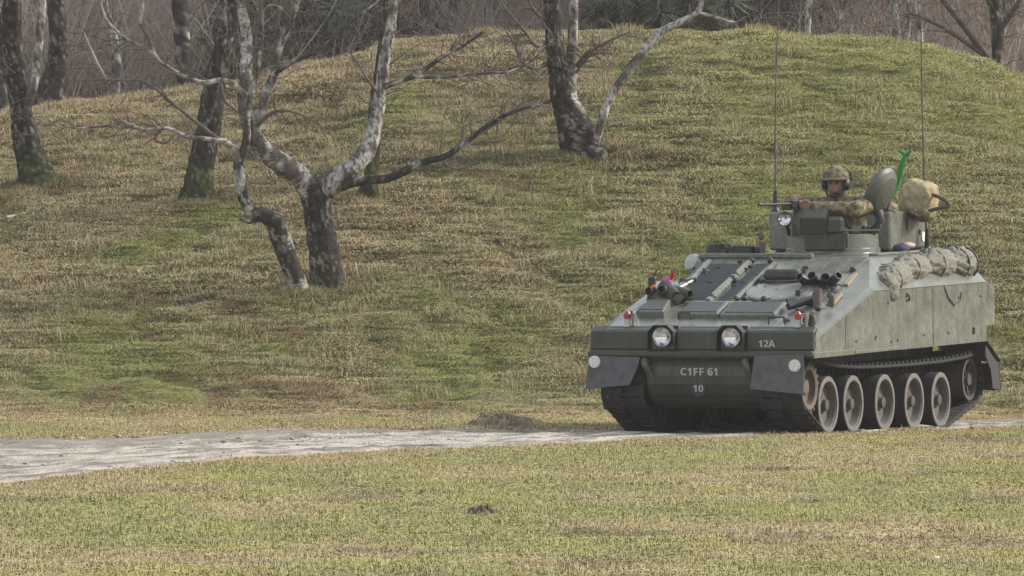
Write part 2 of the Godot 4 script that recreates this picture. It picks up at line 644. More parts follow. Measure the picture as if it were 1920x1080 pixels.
func build_grass() -> void:
	# short turf on the near side of the lane and round it
	var kinds := []
	for k in 3:
		kinds.append([mat_tuft(48, 0.025, 0.06, 0.16, 0.0040, 0.009, 11 + k) if k < 2 else tuft(30, 0.012, 0.032, 0.12, 0.0026, 1.5, 11), [], []])
	var n := 0
	while n < 95000:
		n += 1
		var d := sqrt(rng.randf_range(42.0 * 42.0, 90.0 * 90.0))
		var x := rng.randf_range(-1, 1) * half_width(d)
		var e := lane_depth(x, d)
		if e > 0.1 + 0.8 * fine.get_noise_2d(x * 2.0, d * 0.8) and rng.randf() > 0.16 * smoothstep(1.3, 0.0, e):
			continue
		var thin := patch.get_noise_2d(x * 1.7 + 300.0, d * 0.7)
		if thin < -0.3 and rng.randf() < 0.6:
			continue
		var q: Array = kinds[n % 3]
		var s := rng.randf_range(0.7, 1.35) * (1.0 + 0.9 * maxf(0.0, patch.get_noise_2d(x * 2.2 - 90.0, d * 1.1)))
		if absf(e + 0.35) < 0.4:
			s *= 1.2
		q[1].append(Transform3D(Basis(Vector3.UP, rng.randf() * TAU).scaled(Vector3(s, s * rng.randf_range(0.7, 1.4), s)), Vector3(x, ground(x, d), -d)))
		var k := ground_colour(x, d) * rng.randf_range(1.04, 1.17)
		k.a = 1.0
		q[2].append(k)
	for k in 3:
		scatter("short_turf_grass", ["short dry turf on the flat heath by the lane", "short yellowish turf on the flat heath by the lane", "short mossy turf on the flat heath by the lane"][k], "grass", kinds[k][0], kinds[k][1], kinds[k][2])
	# longer bent grass on the hill
	kinds = []
	for k in 3:
		kinds.append([mat_tuft(50, 0.04, 0.10, 0.19, 0.005, 0.018, 21 + k), [], []])
	for k in 2:
		kinds.append([tuft(70, 0.04, 0.13, 0.16, 0.0036, 1.9, 31 + k), [], []])
	n = 0
	while n < 170000:
		n += 1
		var d := rng.randf_range(85.0, 121.0)
		var x := rng.randf_range(-1, 1) * half_width(d)
		if lane_depth(x, d) > -0.2:
			continue
		if x > 1.0 and d > 118.0:
			continue
		var l := lump.get_noise_2d(x * 1.0, d * 0.75)
		var tall := patch.get_noise_2d(x * 2.6 + 40.0, d * 1.8)
		var mossy := patch.get_noise_2d(x * 0.55, d * 0.22) + 0.55 * patch.get_noise_2d(x * 1.7 + 300.0, d * 0.7)
		var q: Array
		var s := rng.randf_range(0.65, 1.25)
		if tall + 0.35 * smoothstep(100.0, 110.0, d) * smoothstep(2.0, -1.0, x) > 0.2 and mossy < 0.3 and d > 91.0 and rng.randf() < 0.16:
			q = kinds[3 + n % 2]
			s *= 0.8 + 0.7 * tall
		else:
			q = kinds[n % 3]
			s *= 0.8 + 0.35 * smoothstep(0.1, -0.35, mossy)
			if d < 92.0:
				s *= 0.7
		q[1].append(Transform3D(Basis(Vector3.UP, rng.randf() * TAU).scaled(Vector3(s, s * rng.randf_range(0.7, 1.2), s)), Vector3(x, ground(x, d), -d)))
		var k := ground_colour(x, d) * rng.randf_range(1.27, 1.42)
		if q == kinds[3] or q == kinds[4]:
			k = k.lerp(Color(0.33, 0.265, 0.16), 0.5)
		k.a = 1.0
		q[2].append(k)
	for q: Array in [[615, 543, 0.24], [565, 556, 0.14], [369, 388, 0.24], [688, 378, 0.14], [1094, 300, 0.27], [74, 352, 0.27], [88, 205, 0.2]]:
		var bd := foot_at(q[0], q[1])
		var bp := at(q[0], q[1], bd)
		for e in 60:
			var a := rng.randf() * TAU
			var rr: float = q[2] * rng.randf_range(0.7, 2.0)
			var x := bp.x + cos(a) * rr
			var d := bd + sin(a) * rr
			var s := rng.randf_range(0.6, 1.15)
			kinds[3 + e % 2][1].append(Transform3D(Basis(Vector3.UP, rng.randf() * TAU).scaled(Vector3.ONE * s), Vector3(x, ground(x, d), -d)))
			var k := ground_colour(x, d).lerp(Color(0.26, 0.22, 0.12), 0.5)
			k.a = 1.0
			kinds[3 + e % 2][2].append(k)
	for k in 5:
		scatter("hill_grass" if k < 3 else "tussock_grass", ["thin bent grass covering the hill", "olive bent grass covering the hill", "mossy bent grass covering the hill", "tall pale tussocks on the hill slope", "tall drooping tussocks on the hill slope"][k], "grass", kinds[k][0], kinds[k][1], kinds[k][2])
	# gravel and crumbs of mud on the lane
	var mb := MB.new()
	mb.blob(Vector3.ZERO, Vector3(0.02, 0.013, 0.016), func(dd: Vector3) -> float: return 1.0 + 0.35 * fine.get_noise_3dv(dd * 4.0), 7, 5)
	var crumb := mb.mesh(M.crumb)
	var sp := []
	var ks := []
	for k in 9000:
		var x := rng.randf_range(-7.5, 7.5)
		var e := lane(x)
		var t := rng.randf()
		var d := lerpf(e.x - 0.3, e.y + 0.3, t)
		var s: float = pow(rng.randf(), 7.0) * 1.3 + 0.3
		sp.append(Transform3D(Basis(Vector3.UP, rng.randf() * TAU).scaled(Vector3(s, s * 0.8, s)), Vector3(x, ground(x, d) + 0.012, -d)))
		var c := Color(0.42, 0.38, 0.33).lerp(Color(0.10, 0.08, 0.06), 1.0 if rng.randf() < 0.28 else 0.1)
		ks.append(c)
	scatter("gravel", "small stones and crumbs of mud scattered over the pale track", "gravel", crumb, sp, ks)


# ------------------------------------------------------------------ trees
func bark(white: float, moss := 0.0, base_y := 0.0):
	return func(p: Vector3, o: Vector3, _t: float) -> Color:
		var a := barkn.get_noise_3dv(p * Vector3(3.6, 2.4, 3.6))
		var m := barkn.get_noise_3dv(p * Vector3(15.0, 8.0, 15.0) + Vector3(7, 30, 0))
		var b := barkn.get_noise_3dv(p * Vector3(16.0, 46.0, 16.0) + Vector3(50, 0, 0))
		var dark := Color(0.020, 0.018, 0.016).lerp(Color(0.062, 0.052, 0.044), clampf(0.5 + 1.3 * m, 0, 1))
		dark = dark.lerp(Color(0.115, 0.098, 0.083), smoothstep(0.3, 0.6, white))
		var pale := Color(0.50, 0.47, 0.43).lerp(Color(0.20, 0.175, 0.15), clampf(0.45 + 1.5 * b + 0.7 * m, 0, 1))
		var f := barkn.get_noise_3dv(p * Vector3(26.0, 6.0, 26.0) + Vector3(80, 3, 0))
		var k := dark.lerp(pale, smoothstep(-0.10, 0.14, 1.0 * a + 0.5 * m + 0.2 * b + (white - 0.55) * 1.0))
		k = k.lerp(Color(0.31, 0.295, 0.255), 0.45 * smoothstep(0.20, 0.44, f + 0.55 * a) * (1.0 - smoothstep(0.3, 0.5, white)))
		k = k.lerp(Color(0.03, 0.027, 0.024), 0.8 * smoothstep(0.14, 0.32, -f + 0.2 * m))
		if moss > 0.0:
			var low := 1.0 - smoothstep(0.1, 0.75, p.y - base_y)
			k = k.lerp(Color(0.06, 0.08, 0.016), moss * low * smoothstep(-0.05, 0.3, a + b + 0.2 * (p.x - floorf(p.x))))
		return k


func bend(p: Array, r: Array, step: float) -> Array:      # Catmull-Rom through the points
	var q := []
	var s := []
	for k in p.size() - 1:
		var a: Vector3 = p[maxi(k - 1, 0)]
		var b: Vector3 = p[k]
		var c: Vector3 = p[k + 1]
		var d: Vector3 = p[mini(k + 2, p.size() - 1)]
		var m := maxi(1, int(ceil(b.distance_to(c) / step)))
		for e in m:
			var t := e / float(m)
			q.append(b.cubic_interpolate(c, a, d, t))
			s.append(lerpf(r[k], r[k + 1], t))
	q.append(p[-1])
	s.append(r[-1])
	return [q, s]


# a limb traced as [pixel x, pixel y, radius in pixels, metres nearer], all about d metres out
func limb(mb: MB, d: float, pts: Array, kf, sides := 12, step := 0.035) -> Array:
	var p := []
	var r := []
	for e: Array in pts:
		var dd: float = d - (e[3] if e.size() > 3 else 0.0)
		p.append(at(e[0], e[1], dd))
		r.append(e[2] * dd / FOCAL)
	var s := bend(p, r, step)
	mb.tube(s[0], s[1], sides, true, kf, barkn, 0.16)
	return s


func twig(mb: MB, o: Vector3, dir: Vector3, length: float, r: float, depth: int, g: RandomNumberGenerator, kf, droop := 0.12) -> void:
	var seg := 5 if depth > 0 else 4
	var p := [o]
	var rr := [r]
	var d := dir.normalized()
	for k in seg:
		d = (d + Vector3(g.randfn(0, 0.22), g.randfn(0, 0.2) - droop, g.randfn(0, 0.22))).normalized()
		p.append(p[-1] + d * length / seg)
		rr.append(r * (1.0 - 0.66 * (k + 1) / seg))
	mb.tube(p, rr, 4 if depth > 1 else 3, false, kf)
	if depth <= 0:
		return
	for k in g.randi_range(3, 5):
		var t := g.randi_range(1, seg)
		var a := Vector3(g.randfn(0, 1), g.randfn(0, 1), g.randfn(0, 1)).normalized()
		var dd: Vector3 = (p[t] - p[t - 1]).normalized() * 0.9 + a * 0.75
		twig(mb, p[t], dd, length * g.randf_range(0.35, 0.65), rr[t] * 0.6, depth - 1, g, kf, droop)


# side twigs along a limb
func sprigs(mb: MB, s: Array, count: int, length: float, g: RandomNumberGenerator, kf, from := 0.3, depth := 1) -> void:
	var p: Array = s[0]
	var r: Array = s[1]
	for k in count:
		var e := int(lerpf(from, 0.99, g.randf()) * (p.size() - 1))
		e = clampi(e, 1, p.size() - 1)
		var t: Vector3 = (p[e] - p[e - 1]).normalized()
		var a := Vector3(g.randfn(0, 1), g.randfn(0.1, 0.8), g.randfn(0, 1)).normalized()
		a = (a - t * a.dot(t)).normalized()
		twig(mb, p[e], t * 0.7 + a, length * g.randf_range(0.4, 1.1), minf(r[e] * 0.5, 0.0085), depth, g, kf, 0.06)


func flat_bark(k: Color):
	return func(p: Vector3, _o: Vector3, _t: float) -> Color:
		return k * (1.0 + 0.5 * barkn.get_noise_3dv(p * 12.0)) * Color(1, 1, 1, 0) + Color(0, 0, 0, 1)


func build_trees() -> void:
	var g := RandomNumberGenerator.new()
	g.seed = 77
	var twigk = flat_bark(Color(0.135, 0.11, 0.092))
	var palek = flat_bark(Color(0.36, 0.32, 0.28))

	# --- the forked birch in the middle
	var d := foot_at(612, 541)
	var by := smooth_h(at(612, 541, d).x, d)
	var t := thing("birch_tree", "forked birch with a dark trunk splitting low into two pale limbs", "tree", Transform3D(Basis(), at(612, 541, d)))
	var inv := t.transform.affine_inverse()
	var mb := MB.new()
	limb(mb, d, [[618, 562, 44], [614, 540, 34], [609, 490, 29], [602, 440, 28], [597, 400, 26], [591, 365, 27], [588, 345, 25]], bark(0.04, 0.3, by), 44, 0.014)
	part(t, "trunk", mb, M.bark, inv)
	mb = MB.new()
	var l1 := limb(mb, d, [[594, 372, 26], [568, 338, 22], [535, 312, 21, 0.1], [502, 286, 18, 0.15], [480, 262, 16, 0.2], [467, 235, 14, 0.2], [459, 200, 13, 0.2], [458, 150, 12, 0.2], [463, 100, 11, 0.1], [460, 50, 10], [450, 0, 9], [440, -70, 8], [436, -200, 7]], bark(0.56), 28, 0.016)
	sprigs(mb, l1, 34, 0.6, g, twigk, 0.3)
	part(t, "limb", mb, M.bark, inv)
	mb = MB.new()
	var l2 := limb(mb, d, [[596, 365, 22], [622, 338, 20], [655, 318, 18], [688, 282, 16, -0.1], [704, 230, 14, -0.2], [714, 170, 12, -0.2], [721, 110, 11, -0.2], [733, 50, 10, -0.2], [737, 0, 9, -0.2], [741, -70, 8, -0.2], [735, -200, 7]], bark(0.60), 28, 0.016)
	sprigs(mb, l2, 34, 0.6, g, twigk, 0.3)
	part(t, "limb", mb, M.bark, inv)
	mb = MB.new()
	var l3 := limb(mb, d, [[608, 365, 13], [645, 347, 10, 0.1], [690, 337, 9, 0.2], [732, 333, 8, 0.3], [788, 306, 7, 0.4], [832, 294, 6, 0.5], [870, 270, 5, 0.5], [910, 238, 4, 0.5], [960, 211, 3.2, 0.5], [1018, 195, 2, 0.5]], bark(0.36), 10)
	sprigs(mb, l3, 26, 0.45, g, twigk, 0.5)
	limb(mb, d, [[832, 294, 3, 0.5], [850, 280, 2.6, 0.5], [865, 262, 2.2, 0.5], [868, 240, 1.5, 0.5]], twigk, 5, 0.06)
	limb(mb, d, [[830, 296, 3, 0.5], [842, 313, 2.6, 0.5], [866, 316, 2.2, 0.5], [896, 303, 1.5, 0.5]], twigk, 5, 0.06)
	limb(mb, d, [[880, 262, 3, 0.5], [930, 232, 2.4, 0.5], [980, 190, 2, 0.5], [1005, 140, 1.5, 0.5]], twigk, 5, 0.06)
	part(t, "branch", mb, M.bark, inv)
	mb = MB.new()
	var b1 := limb(mb, d, [[470, 190, 7, 0.2], [452, 170, 6, 0.3], [420, 151, 5.5, 0.4], [382, 155, 5, 0.5], [345, 143, 4.5, 0.6], [303, 118, 4, 0.7], [284, 97, 3.8, 0.7], [240, 75, 3.2, 0.7], [206, 45, 2.6, 0.7], [192, 15, 2, 0.7], [185, -30, 1.5, 0.7]], bark(0.75), 8)
	limb(mb, d, [[288, 98, 4, 0.7], [275, 66, 3.5, 0.7], [263, 40, 3, 0.7], [268, 10, 2.5, 0.7], [262, -40, 2, 0.7]], bark(0.7), 7, 0.05)
	limb(mb, d, [[240, 75, 2.4, 0.7], [222, 88, 2, 0.7], [205, 110, 1.5, 0.7]], twigk, 5, 0.06)
	sprigs(mb, b1, 34, 0.5, g, twigk, 0.15)
	part(t, "branch", mb, M.bark, inv)
	mb = MB.new()
	var b2 := limb(mb, d, [[478, 250, 9], [490, 210, 9], [501, 170, 9], [514, 140, 8], [522, 95, 7], [543, 45, 6], [560, 0, 5], [574, -60, 4]], bark(0.5), 9)
	sprigs(mb, b2, 28, 0.55, g, twigk, 0.3)
	limb(mb, d, [[510, 142, 6, 0.1], [540, 120, 5, 0.2], [590, 97, 4, 0.3], [625, 70, 3.2, 0.3], [665, 35, 2.5, 0.3], [705, 5, 1.8, 0.3], [740, -30, 1.4, 0.3]], bark(0.45), 7, 0.05)
	limb(mb, d, [[543, 35, 4, 0.1], [520, 12, 3, 0.2], [500, 14, 3, 0.2], [485, 40, 2.6, 0.2], [478, 90, 2, 0.2]], bark(0.6), 6, 0.05)
	part(t, "branch", mb, M.bark, inv)
	mb = MB.new()
	var b3 := limb(mb, d, [[482, 236, 4, 0.2], [505, 214, 3.4, 0.3], [530, 207, 2.8, 0.4], [560, 213, 2.2, 0.4], [590, 228, 1.5, 0.4], [612, 245, 1, 0.4]], twigk, 6, 0.05)
	sprigs(mb, b3, 10, 0.3, g, twigk, 0.3)
	part(t, "branch", mb, M.bark, inv)
	mb = MB.new()
	var b4 := limb(mb, d, [[720, 163, 6, -0.1], [750, 152, 5.5], [785, 138, 5, 0.1], [832, 105, 4, 0.2], [872, 84, 3, 0.2], [905, 60, 2, 0.2]], bark(0.42), 8)
	var b5 := limb(mb, d, [[775, 143, 4, 0.1], [830, 145, 3.4, 0.2], [900, 138, 3, 0.3], [960, 133, 2.5, 0.3], [1003, 108, 2, 0.3], [1040, 70, 1.5, 0.3]], bark(0.5), 7)
	sprigs(mb, b4, 26, 0.45, g, twigk, 0.35)
	sprigs(mb, b5, 24, 0.45, g, twigk, 0.3)
	var b6 := limb(mb, d, [[733, 62, 4, -0.1], [780, 52, 3, 0.1], [808, 36, 2, 0.1]], bark(0.5), 6)
	sprigs(mb, b6, 6, 0.3, g, twigk, 0.3)
	var b7 := limb(mb, d, [[712, 180, 3, -0.1], [690, 150, 2.5, 0.1], [672, 120, 2, 0.1], [650, 90, 1.6, 0.1]], twigk, 5)
	sprigs(mb, b7, 4, 0.3, g, twigk, 0.3)
	part(t, "branch", mb, M.bark, inv)
	mb = MB.new()
	for k in 4:                                      # the crown above the frame
		for q: Array in [[440, -200], [736, -200], [574, -60]]:
			var s := limb(mb, d, [[q[0], q[1] + 60, 5], [q[0] + g.randf_range(-120, 120), q[1] - 200, 4, g.randf_range(-1, 1)], [q[0] + g.randf_range(-260, 260), q[1] - 420, 2, g.randf_range(-2, 2)]], twigk, 6, 0.15)
			sprigs(mb, s, 12, 1.0, g, twigk, 0.1, 2)
	part(t, "crown", mb, M.bark, inv)

	# --- the crooked stem just left of it
	d = foot_at(565, 556)
	t = thing("birch_tree", "crooked thin birch leaning left beside the forked birch", "tree", Transform3D(Basis(), at(562, 556, d)))
	inv = t.transform.affine_inverse()
	mb = MB.new()
	limb(mb, d, [[572, 572, 19], [563, 548, 18], [546, 500, 18], [528, 452, 19], [516, 418, 18, 0.1], [497, 405, 15, 0.1], [474, 398, 13, 0.1], [458, 372, 11, 0.1], [449, 335, 11, 0.1], [450, 296, 11, 0.1]], bark(0.36), 28, 0.016)
	limb(mb, d, [[486, 408, 8], [466, 414, 6, 0.1], [450, 409, 4, 0.1]], bark(0.5), 8)
	part(t, "trunk", mb, M.bark, inv)
	mb = MB.new()
	var c1 := limb(mb, d, [[451, 305, 9, 0.1], [440, 282, 7, 0.2], [420, 266, 6, 0.3], [390, 261, 5, 0.4], [352, 256, 4.5, 0.5], [310, 240, 4, 0.6], [270, 244, 3.4, 0.6], [238, 232, 3, 0.6], [200, 236, 2.4, 0.6], [142, 240, 1.6, 0.6], [112, 232, 1, 0.6]], bark(0.8), 8)
	sprigs(mb, c1, 36, 0.45, g, twigk, 0.3)
	limb(mb, d, [[300, 242, 3, 0.6], [290, 262, 2.4, 0.6], [310, 268, 2, 0.6], [325, 255, 1.4, 0.6]], twigk, 5, 0.05)
	var c2 := limb(mb, d, [[416, 266, 4, 0.3], [372, 232, 3.6, 0.4], [322, 192, 3.2, 0.5], [290, 165, 2.8, 0.6], [262, 151, 2.6, 0.6], [230, 150, 2.2, 0.6], [195, 149, 1.8, 0.6], [130, 152, 1.2, 0.6]], twigk, 7)
	sprigs(mb, c2, 30, 0.45, g, twigk, 0.3)
	limb(mb, d, [[200, 149, 2.6, 0.6], [186, 125, 2.4, 0.6], [172, 95, 2, 0.6], [158, 62, 1.4, 0.6]], palek, 5, 0.06)
	part(t, "branch", mb, M.bark, inv)
	mb = MB.new()
	var c3 := limb(mb, d, [[451, 300, 10, 0.1], [462, 262, 8, 0.25], [462, 225, 7, 0.4], [470, 180, 6, 0.4], [485, 120, 4, 0.5], [492, 60, 3, 0.5], [488, -20, 2, 0.5]], bark(0.5), 9)
	sprigs(mb, c3, 30, 0.5, g, twigk, 0.2)
	limb(mb, d, [[440, 205, 3, 0.3], [422, 188, 2.5, 0.3], [415, 150, 2, 0.3], [432, 132, 1.5, 0.3]], twigk, 5, 0.06)
	part(t, "branch", mb, M.bark, inv)

	# --- dark trunk behind, left of the middle
	d = foot_at(370, 388)
	t = thing("birch_tree", "thick dark brown trunk with a mossy foot left of the forked birch", "tree", Transform3D(Basis(), at(370, 388, d)))
	by = smooth_h(at(370, 388, d).x, d)
	inv = t.transform.affine_inverse()
	mb = MB.new()
	limb(mb, d, [[362, 405, 46], [368, 382, 35], [374, 340, 27], [381, 290, 24], [391, 240, 23], [397, 200, 22], [404, 150, 20], [418, 90, 18], [434, 30, 16], [446, -40, 15], [460, -200, 12]], bark(0.0, 0.9, by), 36, 0.02)
	part(t, "trunk", mb, M.bark, inv)
	mb = MB.new()
	for k in 12:
		var s := limb(mb, d, [[446, -30 - k * 14, 6], [446 + g.randf_range(-150, 150), -150 - k * 20, 4, g.randf_range(-1, 1)], [446 + g.randf_range(-300, 300), -300 - k * 25, 2, g.randf_range(-2, 2)]], twigk, 5, 0.15)
		sprigs(mb, s, 8, 1.0, g, twigk, 0.1, 2)
	part(t, "crown", mb, M.bark, inv)

	# --- dark stump of a trunk behind the right limb
	d = foot_at(690, 378)
	t = thing("birch_tree", "slim dark trunk standing behind the right limb of the forked birch", "tree", Transform3D(Basis(), at(688, 378, d)))
	by = smooth_h(at(690, 378, d).x, d)
	inv = t.transform.affine_inverse()
	mb = MB.new()
	limb(mb, d, [[682, 392, 27], [688, 368, 21], [696, 330, 13], [701, 285, 12], [700, 240, 11], [704, 180, 10], [716, 100, 9], [727, 0, 9], [730, -150, 8]], bark(-0.05, 0.9, by), 20, 0.03)
	part(t, "trunk", mb, M.bark, inv)

	# --- the birch on the crest with the thick black foot
	d = foot_at(1095, 300)
	t = thing("birch_tree", "birch with a swollen black foot and twin white-streaked stems near the crest", "tree", Transform3D(Basis(), at(1095, 300, d)))
	inv = t.transform.affine_inverse()
	mb = MB.new()
	limb(mb, d, [[1098, 318, 46], [1095, 292, 43], [1084, 255, 37], [1070, 220, 29], [1056, 180, 24], [1048, 140, 20], [1042, 100, 18], [1038, 40, 16], [1034, 0, 15], [1028, -60, 14], [1015, -220, 11]], bark(0.10), 40, 0.018)
	part(t, "trunk", mb, M.bark, inv)
	mb = MB.new()
	limb(mb, d, [[1066, 212, 17, -0.1], [1069, 160, 13, -0.15], [1072, 100, 11, -0.2], [1075, 40, 9, -0.2], [1078, -30, 8, -0.2], [1090, -200, 7, -0.2]], bark(0.58), 12, 0.028)
	part(t, "stem", mb, M.bark, inv)
	mb = MB.new()
	var e0 := limb(mb, d, [[1115, 268, 9, 0.1], [1124, 242, 8, 0.2], [1136, 200, 8, 0.2], [1150, 172, 8.5, 0.2], [1168, 148, 8.5, 0.2], [1195, 110, 8, 0.2], [1224, 78, 9, 0.2], [1242, 58, 7, 0.2], [1270, 44, 7, 0.2], [1304, 26, 6, 0.2], [1316, 0, 4, 0.2], [1318, -60, 3.5, 0.2]], bark(0.78), 12, 0.025)
	limb(mb, d, [[1308, 24, 4, 0.2], [1345, 33, 3, 0.2], [1378, 42, 2, 0.2], [1400, 30, 1.3, 0.2]], bark(0.8), 7, 0.05)
	sprigs(mb, e0, 6, 0.3, g, twigk, 0.7)
	part(t, "stem", mb, M.bark, inv)
	mb = MB.new()
	for q: Array in [[[1022, 80, 5], [1005, 85, 4, 0.3], [985, 60, 3, 0.4], [960, 30, 2, 0.5], [935, 0, 1.5, 0.5]],
			[[1024, 120, 5], [1000, 128, 4, 0.3], [975, 112, 3, 0.4], [968, 88, 2.5, 0.5], [950, 60, 2, 0.5]],
			[[1030, 190, 4], [1000, 196, 3.4, 0.3], [960, 208, 2.8, 0.4], [915, 240, 2.2, 0.5], [880, 262, 1.4, 0.5]],
			[[1080, 125, 4, -0.2], [1105, 98, 3], [1140, 78, 2.4, 0.1], [1180, 60, 1.6, 0.1]],
			[[1070, 150, 3, -0.2], [1100, 110, 2.6], [1120, 100, 2.2, 0.1], [1150, 100, 1.4, 0.1]],
			[[1028, 40, 4], [1002, 20, 3, 0.2], [985, -20, 2, 0.2]]]:
		var s := limb(mb, d, q, twigk, 6, 0.05)
		sprigs(mb, s, 18, 0.45, g, twigk, 0.2)
	part(t, "branch", mb, M.bark, inv)
	mb = MB.new()
	for k in 12:
		var s := limb(mb, d, [[1040, -60 - k * 14, 6], [1040 + g.randf_range(-150, 150), -180 - k * 20, 4, g.randf_range(-1, 1)], [1040 + g.randf_range(-300, 300), -330 - k * 25, 2, g.randf_range(-2, 2)]], twigk, 5, 0.15)
		sprigs(mb, s, 8, 1.0, g, twigk, 0.1, 2)
	part(t, "crown", mb, M.bark, inv)

	# --- left edge: two dark trunks
	d = foot_at(72, 352)
	t = thing("birch_tree", "dark trunk with a mossy leaning foot at the left edge of the slope", "tree", Transform3D(Basis(), at(72, 352, d)))
	by = smooth_h(at(72, 352, d).x, d)
	inv = t.transform.affine_inverse()
	mb = MB.new()
	limb(mb, d, [[88, 372, 52], [76, 350, 40], [62, 310, 30], [50, 265, 25], [41, 220, 21], [34, 175, 20], [26, 130, 22], [20, 90, 21], [20, 40, 20], [24, 0, 18], [26, -60, 17], [20, -220, 14]], bark(0.02, 0.8, by), 36, 0.02)
	part(t, "trunk", mb, M.bark, inv)
	mb = MB.new()
	limb(mb, d, [[44, 215, 13], [62, 160, 9, 0.1], [70, 110, 8, 0.1], [76, 50, 8, 0.1], [80, 0, 7, 0.1], [82, -80, 6, 0.1]], bark(0.55), 12, 0.03)
	part(t, "stem", mb, M.bark, inv)
	mb = MB.new()
	for k in 40:
		var b0 := at(g.randf_range(5, 95), g.randf_range(120, 280), d - g.randf_range(-0.2, 0.5))
		twig(mb, b0, Vector3(g.randfn(0, 1), g.randf_range(-0.2, 0.8), g.randfn(0, 1)), g.randf_range(0.2, 0.5), 0.005, 2, g, twigk, 0.05)
	for k in 10:
		var s := limb(mb, d, [[24, -60 - k * 14, 6], [24 + g.randf_range(-150, 150), -180 - k * 20, 4, g.randf_range(-1, 1)], [24 + g.randf_range(-300, 300), -330 - k * 25, 2, g.randf_range(-2, 2)]], twigk, 5, 0.15)
		sprigs(mb, s, 8, 1.0, g, twigk, 0.1, 2)
	part(t, "crown", mb, M.bark, inv)

	d = 113.5
	t = thing("oak_tree", "black straight trunk behind the mossy-footed trunk at the left edge", "tree", Transform3D(Basis(), at(88, 196, d)))
	inv = t.transform.affine_inverse()
	mb = MB.new()
	limb(mb, d, [[84, 215, 30], [90, 190, 27], [100, 150, 22], [107, 110, 19], [109, 60, 18], [104, 10, 17], [98, -40, 16], [90, -200, 14]], bark(-0.1), 24, 0.025)
	part(t, "trunk", mb, M.bark, inv)
	d += 2.0
	t = thing("oak_tree", "dim brown trunk cut by the left edge behind the mossy-footed trunk", "tree", Transform3D(Basis(), at(-4, 270, d)))
	inv = t.transform.affine_inverse()
	mb = MB.new()
	limb(mb, d, [[-6, 285, 22], [-4, 220, 18], [-2, 150, 15], [-8, 60, 14], [-12, -60, 13]], bark(0.25), 12, 0.04)
	part(t, "trunk", mb, M.bark, inv)

	# --- trees of the wood edge that can be told apart
	var solo := [
		["oak_tree", "dim dark trunk in the wood above the left-hand pale branches", 121.0, [[344, 150, 14], [342, 90, 15], [338, 20, 16], [334, -60, 15], [330, -200, 12]], 0.15],
		["birch_tree", "short pale trunk stub in the brown wood left of the thick dark trunk", 122.0, [[216, 165, 9], [218, 110, 9], [212, 60, 7], [196, 0, 6], [190, -150, 5]], 0.6],
		["birch_tree", "straight thin white birch behind the crest above the left aerial", 120.0, [[1515, 110, 6], [1515, 50, 5.5], [1518, 0, 5.5], [1516, -120, 5]], 0.85],
		["oak_tree", "dark twin-limbed tree on the falling crest at the right edge", 118.5, [[1874, 150, 13], [1872, 110, 12], [1868, 50, 11], [1864, 0, 10], [1858, -150, 9]], 0.2],
		["birch_tree", "dead pale trunk leaning right in the wood behind the crest", 121.5, [[1548, 95, 5], [1560, 55, 5], [1578, 22, 5], [1590, -10, 4]], 0.5],
		["birch_tree", "pale mottled birch in the wood right of the left aerial", 121.0, [[1676, 130, 8], [1680, 60, 8], [1676, 0, 7], [1670, -150, 6]], 0.65],
		["birch_tree", "slim white birch close behind the right aerial", 120.5, [[1722, 140, 7], [1726, 80, 6], [1722, 10, 6], [1728, -150, 5]], 0.8],
		["birch_tree", "bent pale birch sapling between the two mottled birches", 122.0, [[1690, 130, 4], [1696, 90, 4], [1704, 50, 3.6], [1700, -20, 3]], 0.75],
		["birch_tree", "pale birch stem tight beside the dark twin-limbed tree", 118.8, [[1866, 135, 5], [1874, 80, 5], [1884, 40, 4.6], [1880, -60, 4]], 0.75],
		["pine_tree", "dark conifer trunk in the green gloom behind the forked birch", 130.0, [[700, 120, 15], [698, 60, 14], [694, 0, 13], [690, -200, 11]], 0.1],
		["oak_tree", "dim trunk in the wood right of the black-footed birch", 127.0, [[1196, 95, 10], [1198, 40, 10], [1200, 0, 9], [1204, -200, 8]], 0.15],
	]
	for q: Array in solo:
		d = q[2]
		var b := at(q[3][0][0], q[3][0][1], d)
		t = thing(q[0], q[1], "tree", Transform3D(Basis(), b))
		inv = t.transform.affine_inverse()
		mb = MB.new()
		var low: Array = q[3][0].duplicate()
		low[1] += 130
		var s := limb(mb, d, [low] + q[3], bark(q[4]), 10, 0.05)
		part(t, "trunk", mb, M.bark, inv)
		mb = MB.new()
		sprigs(mb, s, 26, 0.9, g, twigk, 0.25, 2)
		if q[1].begins_with("dark twin"):
			for e: Array in [[[1872, 140, 7], [1840, 92, 7, 0.3], [1800, 40, 6, 0.5], [1762, -10, 5, 0.7], [1740, -60, 4, 0.7]], [[1840, 100, 5, 0.3], [1790, 66, 4, 0.5], [1745, 40, 3, 0.6], [1700, 22, 2, 0.6]], [[1872, 60, 6], [1900, 20, 5, 0.2], [1925, -20, 4, 0.2]], [[1864, 20, 5], [1845, -15, 4, 0.2], [1830, -60, 3, 0.2]]]:
				var s2 := limb(mb, d, e, flat_bark(Color(0.09, 0.075, 0.065)), 8, 0.05)
				sprigs(mb, s2, 14, 0.6, g, twigk, 0.3, 2)
		part(t, "crown", mb, M.bark, inv)


